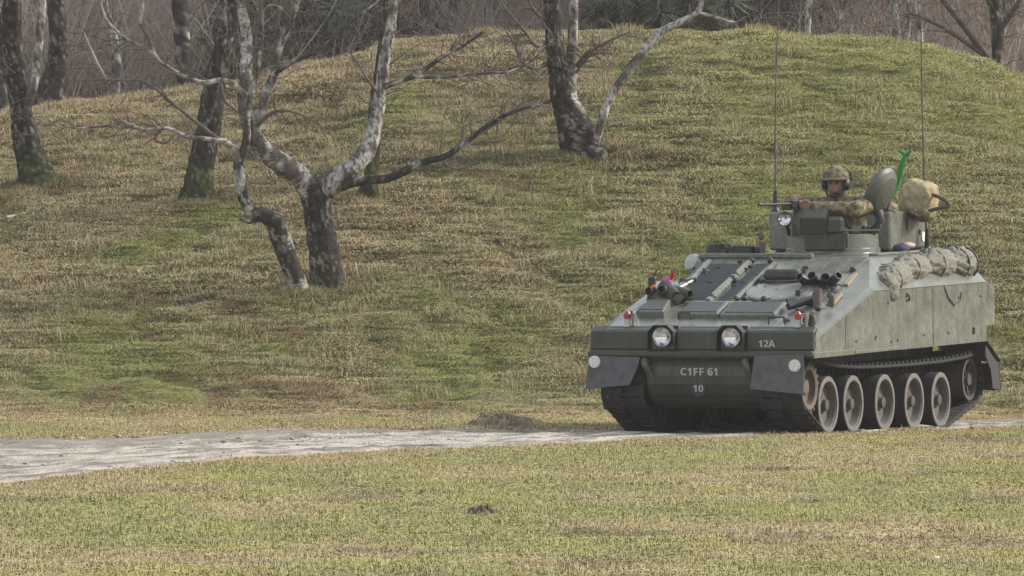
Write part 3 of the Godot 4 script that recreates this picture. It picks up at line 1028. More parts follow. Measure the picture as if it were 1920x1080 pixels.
func build_wood() -> void:
	var g := RandomNumberGenerator.new()
	g.seed = 4242
	# a few bare trees, each repeated through the wood
	var protos := []
	for k in 7:
		var white: float = [0.8, 0.65, 0.5, 0.25, 0.9, 0.2, 0.7][k]
		var r0: float = [0.06, 0.08, 0.09, 0.13, 0.045, 0.10, 0.055][k]
		var hgt := g.randf_range(9.0, 12.0)
		var p := []
		var r := []
		var x := 0.0
		var z := 0.0
		for e in 9:
			p.append(Vector3(x, hgt * e / 8.0 - 0.4, z))
			r.append(r0 * (1.15 - e / 8.5))
			x += g.randfn(0, 0.13)
			z += g.randfn(0, 0.13)
		var s := bend(p, r, 0.14)
		var tm := MB.new()
		tm.tube(s[0], s[1], 9, false, bark(white), barkn, 0.15)
		var cm := MB.new()
		var kf = flat_bark(Color(0.27, 0.225, 0.205))
		var sp: Array = s[0]
		for e in 34:
			var f := int(lerpf(0.06, 0.97, g.randf()) * (sp.size() - 1))
			var a := g.randf() * TAU
			twig(cm, sp[f], Vector3(cos(a), g.randf_range(0.1, 0.9), sin(a)), g.randf_range(0.9, 2.4), 0.016, 2, g, kf, 0.03)
		protos.append([tm.mesh(M.bark), cm.mesh(M.bark), white])
	for k in 120:
		var q: Array = protos[k % 7]
		var d := 117.0 + 46.0 * g.randf()
		var x := g.randf_range(-1, 1) * (d * 0.06 + 5.0)
		if d < 128.0:
			d += 12.0
		var o := Node3D.new()
		o.name = numbered("birch_tree" if q[2] > 0.3 else "oak_tree")
		add_child(o, true)
		var s := g.randf_range(0.75, 1.25)
		o.transform = Transform3D(Basis(Vector3.UP, g.randf() * TAU).scaled(Vector3.ONE * s), Vector3(x, ground(x, d) - 0.1, -d))
		tag(o, "bare pale-stemmed birch among many in the wood behind the hill" if q[2] > 0.3 else "bare dark-stemmed tree among many in the wood behind the hill", "tree", "birches of the wood behind the hill" if q[2] > 0.3 else "dark trees of the wood behind the hill")
		part(o, "trunk", q[0], M.bark)
		part(o, "crown", q[1], M.bark)
	# evergreens
	var needle := MB.new()
	for k in 70:
		var dr := Vector3(g.randfn(0, 1), g.randfn(0, 0.5), g.randfn(0, 1)).normalized()
		var o := dr * 0.16 * sqrt(g.randf())
		var sd := dr.cross(Vector3.UP).normalized() * 0.012
		var tone := g.randf_range(0.7, 1.3)
		needle.col = Color(0.085, 0.09, 0.062) * tone
		needle.tri(o - sd, o + sd, o + dr * 0.17 + Vector3(0, -0.02, 0))
	var nm := needle.mesh(M.leaf)
	for q: Array in [[0.12, -3.1, 126.0, 7.0, 1.6, "dark green conifer in the gloom behind the forked birch"], [0.0, -1.9, 129.0, 8.0, 1.7, "second dark conifer right of the first behind the forked birch"], [0.0, 2.1, 125.0, 7.5, 1.5, "olive conifer behind the crest right of the black-footed birch"], [0.0, 3.7, 127.0, 7.0, 1.5, "olive conifer behind the crest between the white birches"], [0.0, 4.9, 130.0, 5.0, 1.2, "low green holly under the leaning dead trunk"]]:
		var b := Vector3(q[1], ground(q[1], q[2]), -q[2])
		var t := thing("conifer_tree", q[5], "tree", Transform3D(Basis(), b))
		var mb := MB.new()
		mb.tube([Vector3(0, -0.3, 0), Vector3(0.05, q[3] * 0.5, 0), Vector3(0, q[3], 0)], [0.12, 0.09, 0.02], 8, false, bark(0.1))
		part(t, "trunk", mb, M.bark)
		var mm := MultiMesh.new()
		mm.transform_format = MultiMesh.TRANSFORM_3D
		mm.mesh = nm
		mm.instance_count = 520
		for k in 520:
			var h := g.randf()
			var rad: float = q[4] * (1.05 - h) * sqrt(g.randf())
			var a := g.randf() * TAU
			var s := g.randf_range(0.8, 1.5)
			mm.set_instance_transform(k, Transform3D(Basis(Vector3.UP, g.randf() * TAU).rotated(Vector3.RIGHT, g.randfn(0, 0.5)).scaled(Vector3.ONE * s), Vector3(cos(a) * rad, 0.2 + h * q[3] - rad * 0.25, sin(a) * rad)))
		var o := MultiMeshInstance3D.new()
		o.name = "crown"
		o.multimesh = mm
		t.add_child(o, true)
		tag(o, "", "", "", "stuff")
	# the tangle of twigs and scrub that fills the wood
	var sprays := []
	for k in 3:
		var mb := MB.new()
		var kf = flat_bark([Color(0.31, 0.245, 0.205), Color(0.33, 0.28, 0.24), Color(0.28, 0.22, 0.175)][k])
		for e in 22:
			var a := g.randf() * TAU
			twig(mb, Vector3(cos(a), 0, sin(a)) * 0.5 * g.randf(), Vector3(cos(a) * 0.5, 1.2, sin(a) * 0.5), g.randf_range(1.0, 2.4), 0.0085, 2, g, kf, -0.04)
		sprays.append([mb.mesh(M.bark), [], []])
	for k in 2000:
		var d := 116.0 + 76.0 * pow(g.randf(), 0.8)
		var x := g.randf_range(-1, 1) * (d * 0.06 + 5.0)
		if d < 125.0:
			d += 9.0
		var lift := g.randf_range(0.0, 4.5) if d > 128.0 else 0.0
		var s := g.randf_range(0.7, 1.6)
		var q: Array = sprays[k % 3]
		q[1].append(Transform3D(Basis(Vector3.UP, g.randf() * TAU).scaled(Vector3.ONE * s), Vector3(x, ground(x, d) - 0.2 + lift, -d)))
		q[2].append(Color.WHITE * g.randf_range(1.0, 1.45) * (1.25 if x < -3.5 else 1.0))
	for k in 3:
		scatter("woods_undergrowth", ["purplish bare twigs filling the wood behind the hill", "pale bare twigs filling the wood behind the hill", "brown bare twigs filling the wood behind the hill"][k], "undergrowth", sprays[k][0], sprays[k][1], sprays[k][2])


# ------------------------------------------------------------------ small things on the ground
func clod(called: String, label: String, px: float, py: float, r: Vector3, lumps: int, k: Color, cat := "mud") -> void:
	var d := foot_at(px, py)
	var o := at(px, py, d)
	o.y = ground(o.x, d)
	var t := thing(called, label, cat, Transform3D(Basis(), o))
	var g := RandomNumberGenerator.new()
	g.seed = int(px * 7 + py)
	var mb := MB.new()
	for e in lumps:
		var c := Vector3(g.randf_range(-1, 1) * r.x, 0, g.randf_range(-1, 1) * r.z)
		var s: float = (0.12 + 0.5 * pow(g.randf(), 1.6) if lumps > 8 else g.randf_range(0.3, 0.65)) if lumps > 1 else 1.0
		if lumps > 8: c *= 1.35
		var rr := r if lumps < 40 else Vector3(0.12, 0.10, 0.12)
		if lumps >= 40:
			s *= 0.4 + 0.9 * (1.0 - c.length() / r.length())
		if lumps == 1: c = Vector3.ZERO
		var off := Vector3(g.randf(), g.randf(), g.randf()) * 90.0
		mb.col = Color(k.r, k.g, k.b) * g.randf_range(0.75, 1.3)
		mb.blob(c, rr * s * Vector3(1, g.randf_range(0.8, 1.6) if lumps > 1 else 1.0, 1), func(dd: Vector3) -> float: return 1.0 + 0.55 * fine.get_noise_3dv(dd * 1.4 + off) + 0.35 * fine.get_noise_3dv(dd * 6.0 + off), 16, 10)
	part(t, "earth", mb, M.earth)


func heap(called: String, label: String, px: float, py: float, rx: float, rz: float, h: float, k: Color) -> void:
	var d := foot_at(px, py)
	var o := at(px, py, d)
	o.y = ground(o.x, d)
	var t := thing(called, label, "mud", Transform3D(Basis(), o))
	var mb := MB.new()
	var rings := 26
	var seg := 64
	for a in rings + 1:
		var u := a / float(rings)
		for b in seg:
			var an := TAU * b / seg
			var dir := Vector2(cos(an), sin(an))
			var rr := u * (0.8 + 0.35 * lump.get_noise_2d(dir.x * 1.5 + o.x * 9.0, dir.y * 1.5))
			var p := Vector2(dir.x * rr * rx, dir.y * rr * rz)
			var n1 := fine.get_noise_2d(p.x / h * 0.24 + o.x, p.y / h * 0.16)
			var n2 := fine.get_noise_2d(p.x / h * 0.9, p.y / h * 0.5 + o.z)
			var f := 1.0 - smoothstep(0.35, 1.0, u)
			var y := h * f * (0.25 + 1.5 * maxf(0.0, n1 + 0.18) + 0.45 * n2) - 0.02 * u - 0.01
			var c := k * (1.0 + 0.8 * n2)
			c.a = 1.0
			mb.vert(Vector3(p.x, ground(o.x + p.x, d + p.y) - o.y + y, -p.y), Vector3.UP, c)
	for a in rings:
		for b in seg:
			var i0 := a * seg + b
			var i1 := a * seg + (b + 1) % seg
			mb.i.append_array([i0, i1, i0 + seg, i1, i1 + seg, i0 + seg])
	var acc := PackedVector3Array()
	acc.resize(mb.v.size())
	for e in range(0, mb.i.size(), 3):
		var q := (mb.v[mb.i[e + 1]] - mb.v[mb.i[e]]).cross(mb.v[mb.i[e + 2]] - mb.v[mb.i[e]])
		if q.y < 0: q = -q
		for s in 3: acc[mb.i[e + s]] += q
	for e in acc.size(): mb.n[e] = acc[e].normalized()
	part(t, "earth", mb, M.earth)


func build_litter() -> void:
	heap("mud_heap", "low heap of dark churned mud on the far verge left of the vehicle", 945, 803, 0.62, 2.6, 0.12, Color(0.12, 0.095, 0.065))
	heap("mud_clump", "dark clump of earth lying on the near grass", 905, 972, 0.21, 0.8, 0.065, Color(0.09, 0.073, 0.052))
	clod("mud_clod", "brown clod standing up in the middle of the pale track", 499, 832, Vector3(0.06, 0.035, 0.07), 3, Color(0.14, 0.10, 0.075))
	clod("mud_clod", "flat dark clod at the left end of the pale track", 128, 855, Vector3(0.06, 0.018, 0.1), 3, Color(0.06, 0.052, 0.045))
	clod("mud_clod", "small dark clod on the pale track right of the flat one", 228, 842, Vector3(0.035, 0.02, 0.06), 2, Color(0.06, 0.052, 0.045))
	clod("mud_clod", "small dark clod on the track between the mud heap and near verge", 903, 831, Vector3(0.035, 0.022, 0.06), 2, Color(0.07, 0.06, 0.05))
	clod("mud_clod", "low dark clod near the bottom left corner on the grass", 30, 1040, Vector3(0.06, 0.03, 0.08), 2, Color(0.10, 0.09, 0.04))
	clod("mud_clod", "small brown clod on the near grass below the vehicle", 1528, 948, Vector3(0.05, 0.02, 0.06), 2, Color(0.12, 0.09, 0.06))
	clod("stone", "small white stone in the grass near the bottom right", 1755, 1058, Vector3(0.025, 0.016, 0.02), 1, Color(0.6, 0.56, 0.5), "stone")
	# fallen wood
	for q: Array in [["grey fallen branch on the slope at the left edge", [[-20, 418, 4], [20, 410, 4], [60, 405, 3], [85, 402, 2]]], ["short dark fallen stick on the slope below the left-hand trunks", [[255, 526, 4], [275, 521, 4], [292, 532, 3]]], ["pale fallen twig pointing to the foot of the crooked birch", [[575, 556, 1.6], [600, 573, 1.6], [622, 590, 1.2]]]]:
		var c: Array = q[1][1]
		var d := foot_at(c[0], c[1])
		var o := at(c[0], c[1], d)
		var t := thing("fallen_branch", q[0], "branch", Transform3D(Basis(), o))
		var mb := MB.new()
		var p := []
		var r := []
		for e: Array in q[1]:
			var dd := foot_at(e[0], e[1])
			var w := at(e[0], e[1], dd)
			w.y = ground(w.x, dd) + 0.05
			p.append(w)
			r.append(e[2] * dd / FOCAL)
		var s := bend(p, r, 0.05)
		mb.tube(s[0], s[1], 8, true, bark(0.6), barkn, 0.15)
		part(t, "wood", mb, M.bark, t.transform.affine_inverse())


# ------------------------------------------------------------------ the vehicle (x to its left, y up, z forward)
func text_on(parent: Node, called: String, words: String, height: float, o: Vector3, bas: Basis, width := 1.0) -> void:
	var f := SystemFont.new()
	f.font_names = PackedStringArray(["Droid Sans"])
	f.font_weight = 700
	var t := TextMesh.new()
	t.text = words
	t.font = f
	t.font_size = 64
	t.pixel_size = height / 46.0
	t.depth = 0.003
	var m := MeshInstance3D.new()
	m.name = called
	m.mesh = t
	m.material_override = M.letter
	m.transform = Transform3D(bas.scaled_local(Vector3(width, 1, 1)), o)
	parent.add_child(m, true)


func glacis(x: float, z: float, up := 0.0) -> Vector3:     # a point on (or above) the sloping front plate
	return Vector3(x, 1.66 - 0.272 * (z - 0.15), z) + Vector3(0, 0.965, 0.2625) * up


func plate(mb: MB, corners: Array, low: float, high: float, bev := 0.008) -> void:   # corners as [x, z] on the front plate
	var gx := Transform3D(Basis(Vector3(1, 0, 0), Vector3(0, -0.2625, 0.965).normalized() * -1.0, Vector3(0, 0.965, 0.2625)), Vector3(0, 1.66 + 0.272 * 0.15, 0))
	# local y runs up the plate; |dz| along the plate is dz / 0.965
	var p := PackedVector2Array()
	for c: Array in corners:
		p.append(Vector2(c[0], -c[1] / 0.965))
	mb.prism(p, low, high, gx, bev)


func ring_shape(r: float, seg := 16) -> PackedVector2Array:
	var p := PackedVector2Array()
	for k in seg:
		p.append(Vector2(cos(TAU * k / seg), sin(TAU * k / seg)) * r)
	return p


func build_wheel(parent: Node, called: String, side: float, z: float, y: float) -> void:
	var xf := Transform3D(Basis(Vector3.UP, 0.0 if side > 0 else PI), Vector3(0, y, z))
	var X := Vector3.RIGHT
	var mb := MB.new()
	mb.lathe(Vector3.ZERO, X, [Vector2(0.86, 0.19), Vector2(0.91, 0.205), Vector2(0.962, 0.222), Vector2(0.970, 0.218), Vector2(0.965, 0.208), Vector2(0.90, 0.190), Vector2(0.895, 0.07), Vector2(0.905, 0.0)], 28)
	var w := part(parent, called, mb, M.wheel, xf)
	mb = MB.new()
	for q: Array in [[0.80, 0.98], [0.60, 0.74]]:
		mb.lathe(Vector3.ZERO, X, [Vector2(q[1] - 0.006, 0.266), Vector2(q[1], 0.258), Vector2(q[1], 0.221), Vector2(q[1] - 0.02, 0.215)], 28)
	part(w, "tyre_face", mb, M.tyre)
	mb = MB.new()
	for q: Array in [[0.80, 0.98], [0.60, 0.74]]:
		mb.lathe(Vector3.ZERO, X, [Vector2(q[0], 0.215), Vector2(q[0], 0.258), Vector2(q[0] + 0.012, 0.268), Vector2(q[1] - 0.012, 0.268), Vector2(q[1] - 0.006, 0.266)], 28)
	part(w, "tyre", mb, M.rubber)
	mb = MB.new()
	mb.lathe(Vector3.ZERO, X, [Vector2(0.895, 0.088), Vector2(0.925, 0.083), Vector2(0.930, 0.056), Vector2(0.965, 0.050), Vector2(0.970, 0.0)], 14)
	for k in 6:
		var a := TAU * k / 6
		mb.lathe(Vector3(0, cos(a), sin(a)) * 0.115, X, [Vector2(0.89, 0.014), Vector2(0.912, 0.012), Vector2(0.915, 0.0)], 6)
	part(w, "hub", mb, M.hub)


func build_running_gear(t: Node3D) -> void:
	var circles := [[2.135, 0.455, 0.272]]
	for z: float in [1.69, 1.033, 0.196, -0.6, -1.336]:
		circles.append([z, 0.285, 0.282])
	circles.append([-2.2, 0.47, 0.255])
	for side: float in [1.0, -1.0]:
		for z: float in [1.69, 1.033, 0.196, -0.6, -1.336]:
			build_wheel(t, "road_wheel", side, z, 0.285)
		# drive sprocket, idler
		var xf := Transform3D(Basis(Vector3.UP, 0.0 if side > 0 else PI), Vector3(0, 0.455, 2.135))
		var mb := MB.new()
		mb.lathe(Vector3.ZERO, Vector3.RIGHT, [Vector2(0.62, 0.2), Vector2(0.64, 0.21), Vector2(0.93, 0.21), Vector2(0.955, 0.218), Vector2(0.965, 0.205), Vector2(0.955, 0.165), Vector2(0.90, 0.155), Vector2(0.88, 0.08), Vector2(0.93, 0.07), Vector2(0.935, 0.0)], 26)
		var sp := part(t, "drive_sprocket", mb, M.rust, xf)
		mb = MB.new()
		for k in 22:
			var a := TAU * k / 22
			for x: float in [0.67, 0.94]:
				mb.box(Vector3(x, cos(a) * 0.235, sin(a) * 0.235), Vector3(0.03, 0.05, 0.028), Basis(Vector3.RIGHT, a), 0.004)
		part(sp, "tooth_ring", mb, M.rust)
		mb = MB.new()
		mb.lathe(Vector3.ZERO, Vector3.RIGHT, [Vector2(0.60, 0.2), Vector2(0.93, 0.2), Vector2(0.955, 0.205), Vector2(0.955, 0.172), Vector2(0.90, 0.165)], 24)
		mb.lathe(Vector3.ZERO, Vector3.RIGHT, [Vector2(0.87, 0.07), Vector2(0.955, 0.06), Vector2(0.96, 0.0)], 12)
		for k in 6:
			var a := TAU * k / 6 + 0.3
			mb.box(Vector3(0.9, cos(a) * 0.115, sin(a) * 0.115), Vector3(0.05, 0.13, 0.035), Basis(Vector3.RIGHT, a))
		part(t, "idler_wheel", mb, M.hub, Transform3D(Basis(Vector3.UP, 0.0 if side > 0 else PI), Vector3(0, 0.47, -2.2)))
		# suspension arms
		for z: float in [1.69, 1.033, 0.196, -0.6, -1.336]:
			mb = MB.new()
			mb.tube([Vector3(0.54 * side, 0.42, z - 0.28), Vector3(0.60 * side, 0.42, z - 0.28), Vector3(0.78 * side, 0.285, z), Vector3(0.86 * side, 0.285, z)], [0.05, 0.05, 0.045, 0.04], 8)
			part(t, "suspension_arm", mb, M.dark)
		# the track: the path round all wheels, then equal links along it
		var path := []
		var low := circles
		for a in range(20, -1, -1):        # round the sprocket from its top forward and down
			var q := PI * 0.5 - PI * 0.5 * (20 - a) / 20.0 * 1.55
			path.append(Vector2(2.135 + cos(q) * 0.272, 0.455 + sin(q) * 0.272))
		path.append(Vector2(1.80, 0.013))
		path.append(Vector2(1.69, 0.003))
		path.append(Vector2(-1.336, 0.003))
		path.append(Vector2(-1.46, 0.022))
		for a in 17:
			var q := -PI * 0.5 - 0.35 - (PI - 0.40) * a / 16.0
			path.append(Vector2(-2.2 + cos(q) * 0.255, 0.47 + sin(q) * 0.255))
		for p: Vector2 in [Vector2(-1.94, 0.700), Vector2(-1.3, 0.668), Vector2(-0.46, 0.648), Vector2(0.3, 0.640), Vector2(0.97, 0.640), Vector2(1.5, 0.66), Vector2(1.9, 0.70)]:
			path.append(p)
		path.append(path[0])
		var total := 0.0
		for k in path.size() - 1:
			total += path[k].distance_to(path[k + 1])
		var n := int(round(total / 0.116))
		var link := MB.new()
		link.box(Vector3(0, 0.016, 0), Vector3(0.43, 0.03, 0.113), Basis.IDENTITY, 0.008)
		link.box(Vector3(-0.115, -0.008, 0), Vector3(0.165, 0.03, 0.07), Basis.IDENTITY, 0.008)
		link.box(Vector3(0.115, -0.008, 0), Vector3(0.165, 0.03, 0.07), Basis.IDENTITY, 0.008)
		link.box(Vector3(0, 0.055, 0), Vector3(0.028, 0.07, 0.05), Basis.IDENTITY, 0.01)
		for x: float in [-0.19, -0.06, 0.06, 0.19]:
			link.box(Vector3(x, 0.016, 0.056), Vector3(0.05, 0.026, 0.03), Basis.IDENTITY, 0.005)
		var lm := link.mesh(M.track)
		var band := MB.new()               # the pins and bushes that join the links
		var tr := Node3D.new()
		tr.name = "track"
		t.add_child(tr, true)
		var seg := 0
		var gone := 0.0
		for k in n:
			var want := total * k / n
			while gone + path[seg].distance_to(path[seg + 1]) < want:
				gone += path[seg].distance_to(path[seg + 1])
				seg += 1
			var u: float = (want - gone) / path[seg].distance_to(path[seg + 1])
			var c: Vector2 = path[seg].lerp(path[seg + 1], u)
			# direction from neighbours for smooth turns
			var dv: Vector2 = (path[seg + 1] - path[seg]).normalized()
			var fwd := Vector3(0, dv.y, dv.x)
			var inw := Vector3.RIGHT.cross(fwd) * -1.0
			if inw.dot(Vector3(0, 0.4 - c.y, -c.x * 0.1)) < 0 and absf(c.y - 0.4) > 0.12:
				inw = -inw
			var bx := Basis(inw.cross(fwd).normalized(), inw, fwd)
			part(tr, "track_link", lm, M.track, Transform3D(bx, Vector3(0.785 * side, c.y, c.x)))


func build_vehicle() -> void:
	var t := thing("armoured_vehicle", "olive tracked armoured carrier with two round headlights driving on the pale track", "armoured vehicle", Transform3D(Basis(Vector3.UP, -YAW), BASE))
	HT = Transform3D(Basis(Vector3.RIGHT, TILT), Vector3.ZERO)
	VX = t.transform * HT
	build_running_gear(t)
	var mb := MB.new()
	# hull: [z, side top y, strip x, strip y, shoulder x, shoulder y, roof y]
	var sec := [[2.40, 0.95, 1.085, 0.975, 0.95, 1.048, 1.048], [1.60, 1.16, 1.075, 1.195, 0.85, 1.266, 1.266], [0.822, 1.361, 1.065, 1.40, 0.76, 1.477, 1.477], [0.15, 1.361, 1.05, 1.436, 0.82, 1.655, 1.66], [-2.25, 1.361, 1.05, 1.436, 0.82, 1.655, 1.66]]
	var loops := []
	for s: Array in sec:
		var half := [Vector3(1.12, 0.785, s[0]), Vector3(1.12, s[1], s[0]), Vector3(s[2], s[3], s[0]), Vector3(s[4], s[5], s[0]), Vector3(s[4] * 0.85, s[6], s[0])]
		var loop := half.duplicate()
		for k in range(4, -1, -1):
			loop.append(Vector3(-half[k].x, half[k].y, half[k].z))
		loops.append(loop)
	for k in loops.size() - 1:
		for e in 10:
			var f := (e + 1) % 10
			mb.quad(loops[k][e], loops[k + 1][e], loops[k + 1][f], loops[k][f])
	for e: int in [0, loops.size() - 1]:
		var c := Vector3(0, 0.9, sec[e][0])
		for f in 10:
			if e == 0:
				mb.tri(c, loops[e][f], loops[e][(f + 1) % 10])
			else:
				mb.tri(c, loops[e][(f + 1) % 10], loops[e][f])
	# rails round the side and seams
	for s: float in [1.0, -1.0]:
		mb.box(Vector3(1.121 * s, 0.81, 1.90), Vector3(0.014, 0.055, 1.06), Basis.IDENTITY, 0.004)
		mb.box(Vector3(1.121 * s, 0.802, 0.75), Vector3(0.010, 0.03, 1.2), Basis.IDENTITY, 0.003)
		mb.box(Vector3(0.905 * s, 1.59, -1.05), Vector3(0.01, 0.01, 2.2), Basis.IDENTITY, 0.003)
	var hull := part(t, "hull", mb, M.paint, HT)
	mb = MB.new()
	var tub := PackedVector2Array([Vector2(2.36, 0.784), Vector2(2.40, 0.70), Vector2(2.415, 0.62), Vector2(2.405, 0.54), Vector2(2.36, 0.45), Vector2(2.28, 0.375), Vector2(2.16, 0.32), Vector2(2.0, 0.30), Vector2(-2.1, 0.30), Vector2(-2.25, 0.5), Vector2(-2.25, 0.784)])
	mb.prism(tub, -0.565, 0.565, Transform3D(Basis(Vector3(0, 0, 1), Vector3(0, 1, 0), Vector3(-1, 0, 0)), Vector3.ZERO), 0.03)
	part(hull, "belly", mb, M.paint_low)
	# bolts on the side plate and their rust runs
	mb = MB.new()
	for q: Array in [[1.287, -0.036], [1.25, -0.078], [1.227, -2.076], [1.236, 0.469], [0.912, 0.818], [0.877, 0.219], [0.904, -0.492], [0.901, -1.169], [0.889, -1.856], [0.905, 1.326], [0.868, 0.392], [1.23, -1.459], [0.93, 0.80]]:
		for s: float in [1.0, -1.0]:
			mb.lathe(Vector3(1.12 * s, q[0], q[1]), Vector3(s, 0, 0), [Vector2(-0.01, 0.013), Vector2(0.008, 0.011), Vector2(0.010, 0.0)], 8)
	tag(part(hull, "bolts", mb, M.dark), "", "", "", "stuff")
	# lifting eye, footman loops and a hook on the side
	mb = MB.new()
	mb.tube([Vector3(1.12, 1.31, -0.03), Vector3(1.145, 1.30, -0.03), Vector3(1.145, 1.25, -0.05), Vector3(1.12, 1.24, -0.05)], [0.009, 0.009, 0.009, 0.009], 6)
	part(hull, "side_eye", mb, M.dark)
	mb = MB.new()
	mb.tube([Vector3(1.121, 1.36, -1.05), Vector3(1.128, 1.24, -1.16), Vector3(1.13, 1.16, -1.32), Vector3(1.128, 1.20, -1.5), Vector3(1.128, 1.28, -1.52)], [0.006, 0.006, 0.006, 0.006, 0.006], 5)
	part(hull, "cable", mb, M.dark)
	mb = MB.new()
	mb.box(Vector3(1.128, 0.90, -1.87), Vector3(0.02, 0.07, 0.03))
	part(hull, "side_hook", mb, M.dark)
	# rear bin and rear mudguards
	mb = MB.new()
	for s: float in [1.0, -1.0]:
		mb = MB.new()
		mb.prism(PackedVector2Array([Vector2(-2.272, 0.94), Vector2(-2.54, 0.94), Vector2(-2.54, 1.335), Vector2(-2.272, 1.36)]), 0.0, 0.45, Transform3D(Basis(Vector3(0, 0, 1), Vector3(0, 1, 0), Vector3(-s, 0, 0)) if s > 0 else Basis(Vector3(0, 0, 1), Vector3(0, 1, 0), Vector3(1, 0, 0)), Vector3(1.10 * s, 0, 0)), 0.0)
		part(t, "rear_bin", mb, M.paint, HT)
	mb = MB.new()
	for s: float in [1.0, -1.0]:
		mb = MB.new()
		mb.quad(Vector3(1.12 * s, 0.83, -2.25), Vector3(1.12 * s, 0.64, -2.62), Vector3(0.58 * s, 0.64, -2.62), Vector3(0.58 * s, 0.83, -2.25))
		mb.box(Vector3(0.85 * s, 0.745, -2.44), Vector3(0.54, 0.012, 0.42), Basis(Vector3.RIGHT, -0.47), 0.003)
		mb.prism(PackedVector2Array([Vector2(-2.25, 0.80), Vector2(-2.62, 0.61), Vector2(-2.68, 0.36), Vector2(-2.46, 0.38), Vector2(-2.40, 0.56), Vector2(-2.25, 0.70)]), -0.006, 0.006, Transform3D(Basis(Vector3(0, 0, 1), Vector3(0, 1, 0), Vector3(-1, 0, 0)), Vector3(1.095 * s, 0, 0)))
		mb.box(Vector3(0.84 * s, 0.49, -2.655), Vector3(0.53, 0.27, 0.012), Basis(Vector3.RIGHT, 0.22), 0.003)
		part(t, "rear_mudguard", mb, M.rubber)

	# --- nose
	mb = MB.new()
	for q: Array in [[-1.09, -0.50], [-0.23, 0.19], [0.465, 1.122]]:
		mb = MB.new()
		var w: float = q[1] - q[0]
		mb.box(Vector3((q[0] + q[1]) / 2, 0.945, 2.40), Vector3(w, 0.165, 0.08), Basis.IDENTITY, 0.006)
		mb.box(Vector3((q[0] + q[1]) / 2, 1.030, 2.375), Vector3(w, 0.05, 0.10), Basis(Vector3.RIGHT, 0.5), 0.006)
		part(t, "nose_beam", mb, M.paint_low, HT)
	mb = MB.new()
	mb.box(Vector3(0, 0.858, 2.385), Vector3(2.19, 0.014, 0.09), Basis.IDENTITY, 0.004)
	part(t, "nose_strip", mb, M.paint_low, HT)
	mb = MB.new()
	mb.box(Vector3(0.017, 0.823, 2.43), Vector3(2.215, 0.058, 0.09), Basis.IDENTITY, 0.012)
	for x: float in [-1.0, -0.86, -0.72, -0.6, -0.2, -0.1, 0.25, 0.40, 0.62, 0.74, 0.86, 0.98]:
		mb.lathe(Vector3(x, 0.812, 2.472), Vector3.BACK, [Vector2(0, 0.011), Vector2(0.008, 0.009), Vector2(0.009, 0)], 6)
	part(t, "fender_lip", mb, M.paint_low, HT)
	for x: float in [-0.365, 0.322]:
		mb = MB.new()                      # the recessed housing with a hood
		var out := PackedVector2Array([Vector2(-0.135, -0.115), Vector2(-0.125, 0.05), Vector2(-0.065, 0.108), Vector2(0.065, 0.108), Vector2(0.125, 0.05), Vector2(0.138, -0.115)])
		var o := Vector3(x, 0.976, 2.41)
		for k in out.size() - 1:
			var a := out[k]
			var b := out[k + 1]
			var c := (a + b) * 0.5
			mb.box(o + Vector3(c.x, c.y, 0.03), Vector3(a.distance_to(b) + 0.008, 0.010, 0.14), Basis(Vector3.BACK, (b - a).angle()), 0.003)
		mb.box(o + Vector3(0, -0.005, -0.03), Vector3(0.27, 0.22, 0.02), Basis.IDENTITY, 0.003)
		var h := part(t, "headlight_housing", mb, M.black, HT)
		mb = MB.new()
		mb.lathe(o + Vector3(0, 0, 0), Vector3.BACK, [Vector2(-0.02, 0.05), Vector2(0.0, 0.085), Vector2(0.055, 0.10), Vector2(0.07, 0.10), Vector2(0.07, 0.092), Vector2(0.06, 0.090)], 24)
		part(h, "headlight_rim", mb, M.black)
		mb = MB.new()
		mb.lathe(o, Vector3.BACK, [Vector2(0.0, 0.0), Vector2(0.004, 0.03), Vector2(0.016, 0.058), Vector2(0.034, 0.08), Vector2(0.054, 0.092)], 24)
		part(h, "headlight", mb, M.mirror)
		mb = MB.new()
		mb.lathe(o, Vector3.BACK, [Vector2(0.064, 0.092), Vector2(0.073, 0.06), Vector2(0.078, 0.03), Vector2(0.080, 0.0)], 24)
		part(h, "headlight_glass", mb, M.glass)
	text_on(t, "number_plate", "12A", 0.062, HT * Vector3(0.662, 0.918, 2.442), HT.basis, 1.1)
	text_on(t, "number_plate", "C1FF 61", 0.068, HT * Vector3(-0.015, 0.655, 2.416), HT.basis, 1.12)
	mb = MB.new()
	mb.prism(ring_shape(0.075, 24), 0.0, 0.006, Transform3D(Basis.IDENTITY, Vector3(-0.035, 0.50, 2.392)))
	part(t, "class_disc", mb, M.black, HT * Transform3D(Basis(Vector3.RIGHT, 0.0), Vector3.ZERO))
	text_on(t, "number_plate", "10", 0.062, HT * Vector3(-0.035, 0.50, 2.401), HT.basis, 1.15)
	# rubber flaps with white discs
	for q: Array in [[-1.0, [Vector2(-1.09, 0.80), Vector2(-0.58, 0.79), Vector2(-0.60, 0.70), Vector2(-0.685, 0.53), Vector2(-1.13, 0.49)], Vector2(-1.03, 0.745)], [1.0, [Vector2(0.56, 0.81), Vector2(1.045, 0.82), Vector2(1.04, 0.455), Vector2(0.51, 0.50)], Vector2(0.958, 0.720)]]:
		mb = MB.new()
		mb.prism(PackedVector2Array(q[1]), 2.475, 2.487, Transform3D.IDENTITY, 0.003)
		var f := part(t, "mud_flap", mb, M.flap, HT)
		mb = MB.new()
		mb.lathe(Vector3(q[2].x, q[2].y, 2.485), Vector3.BACK, [Vector2(0, 0.058), Vector2(0.018, 0.056), Vector2(0.022, 0.045), Vector2(0.020, 0.0)], 20)
		part(f, "white_disc", mb, M.white)
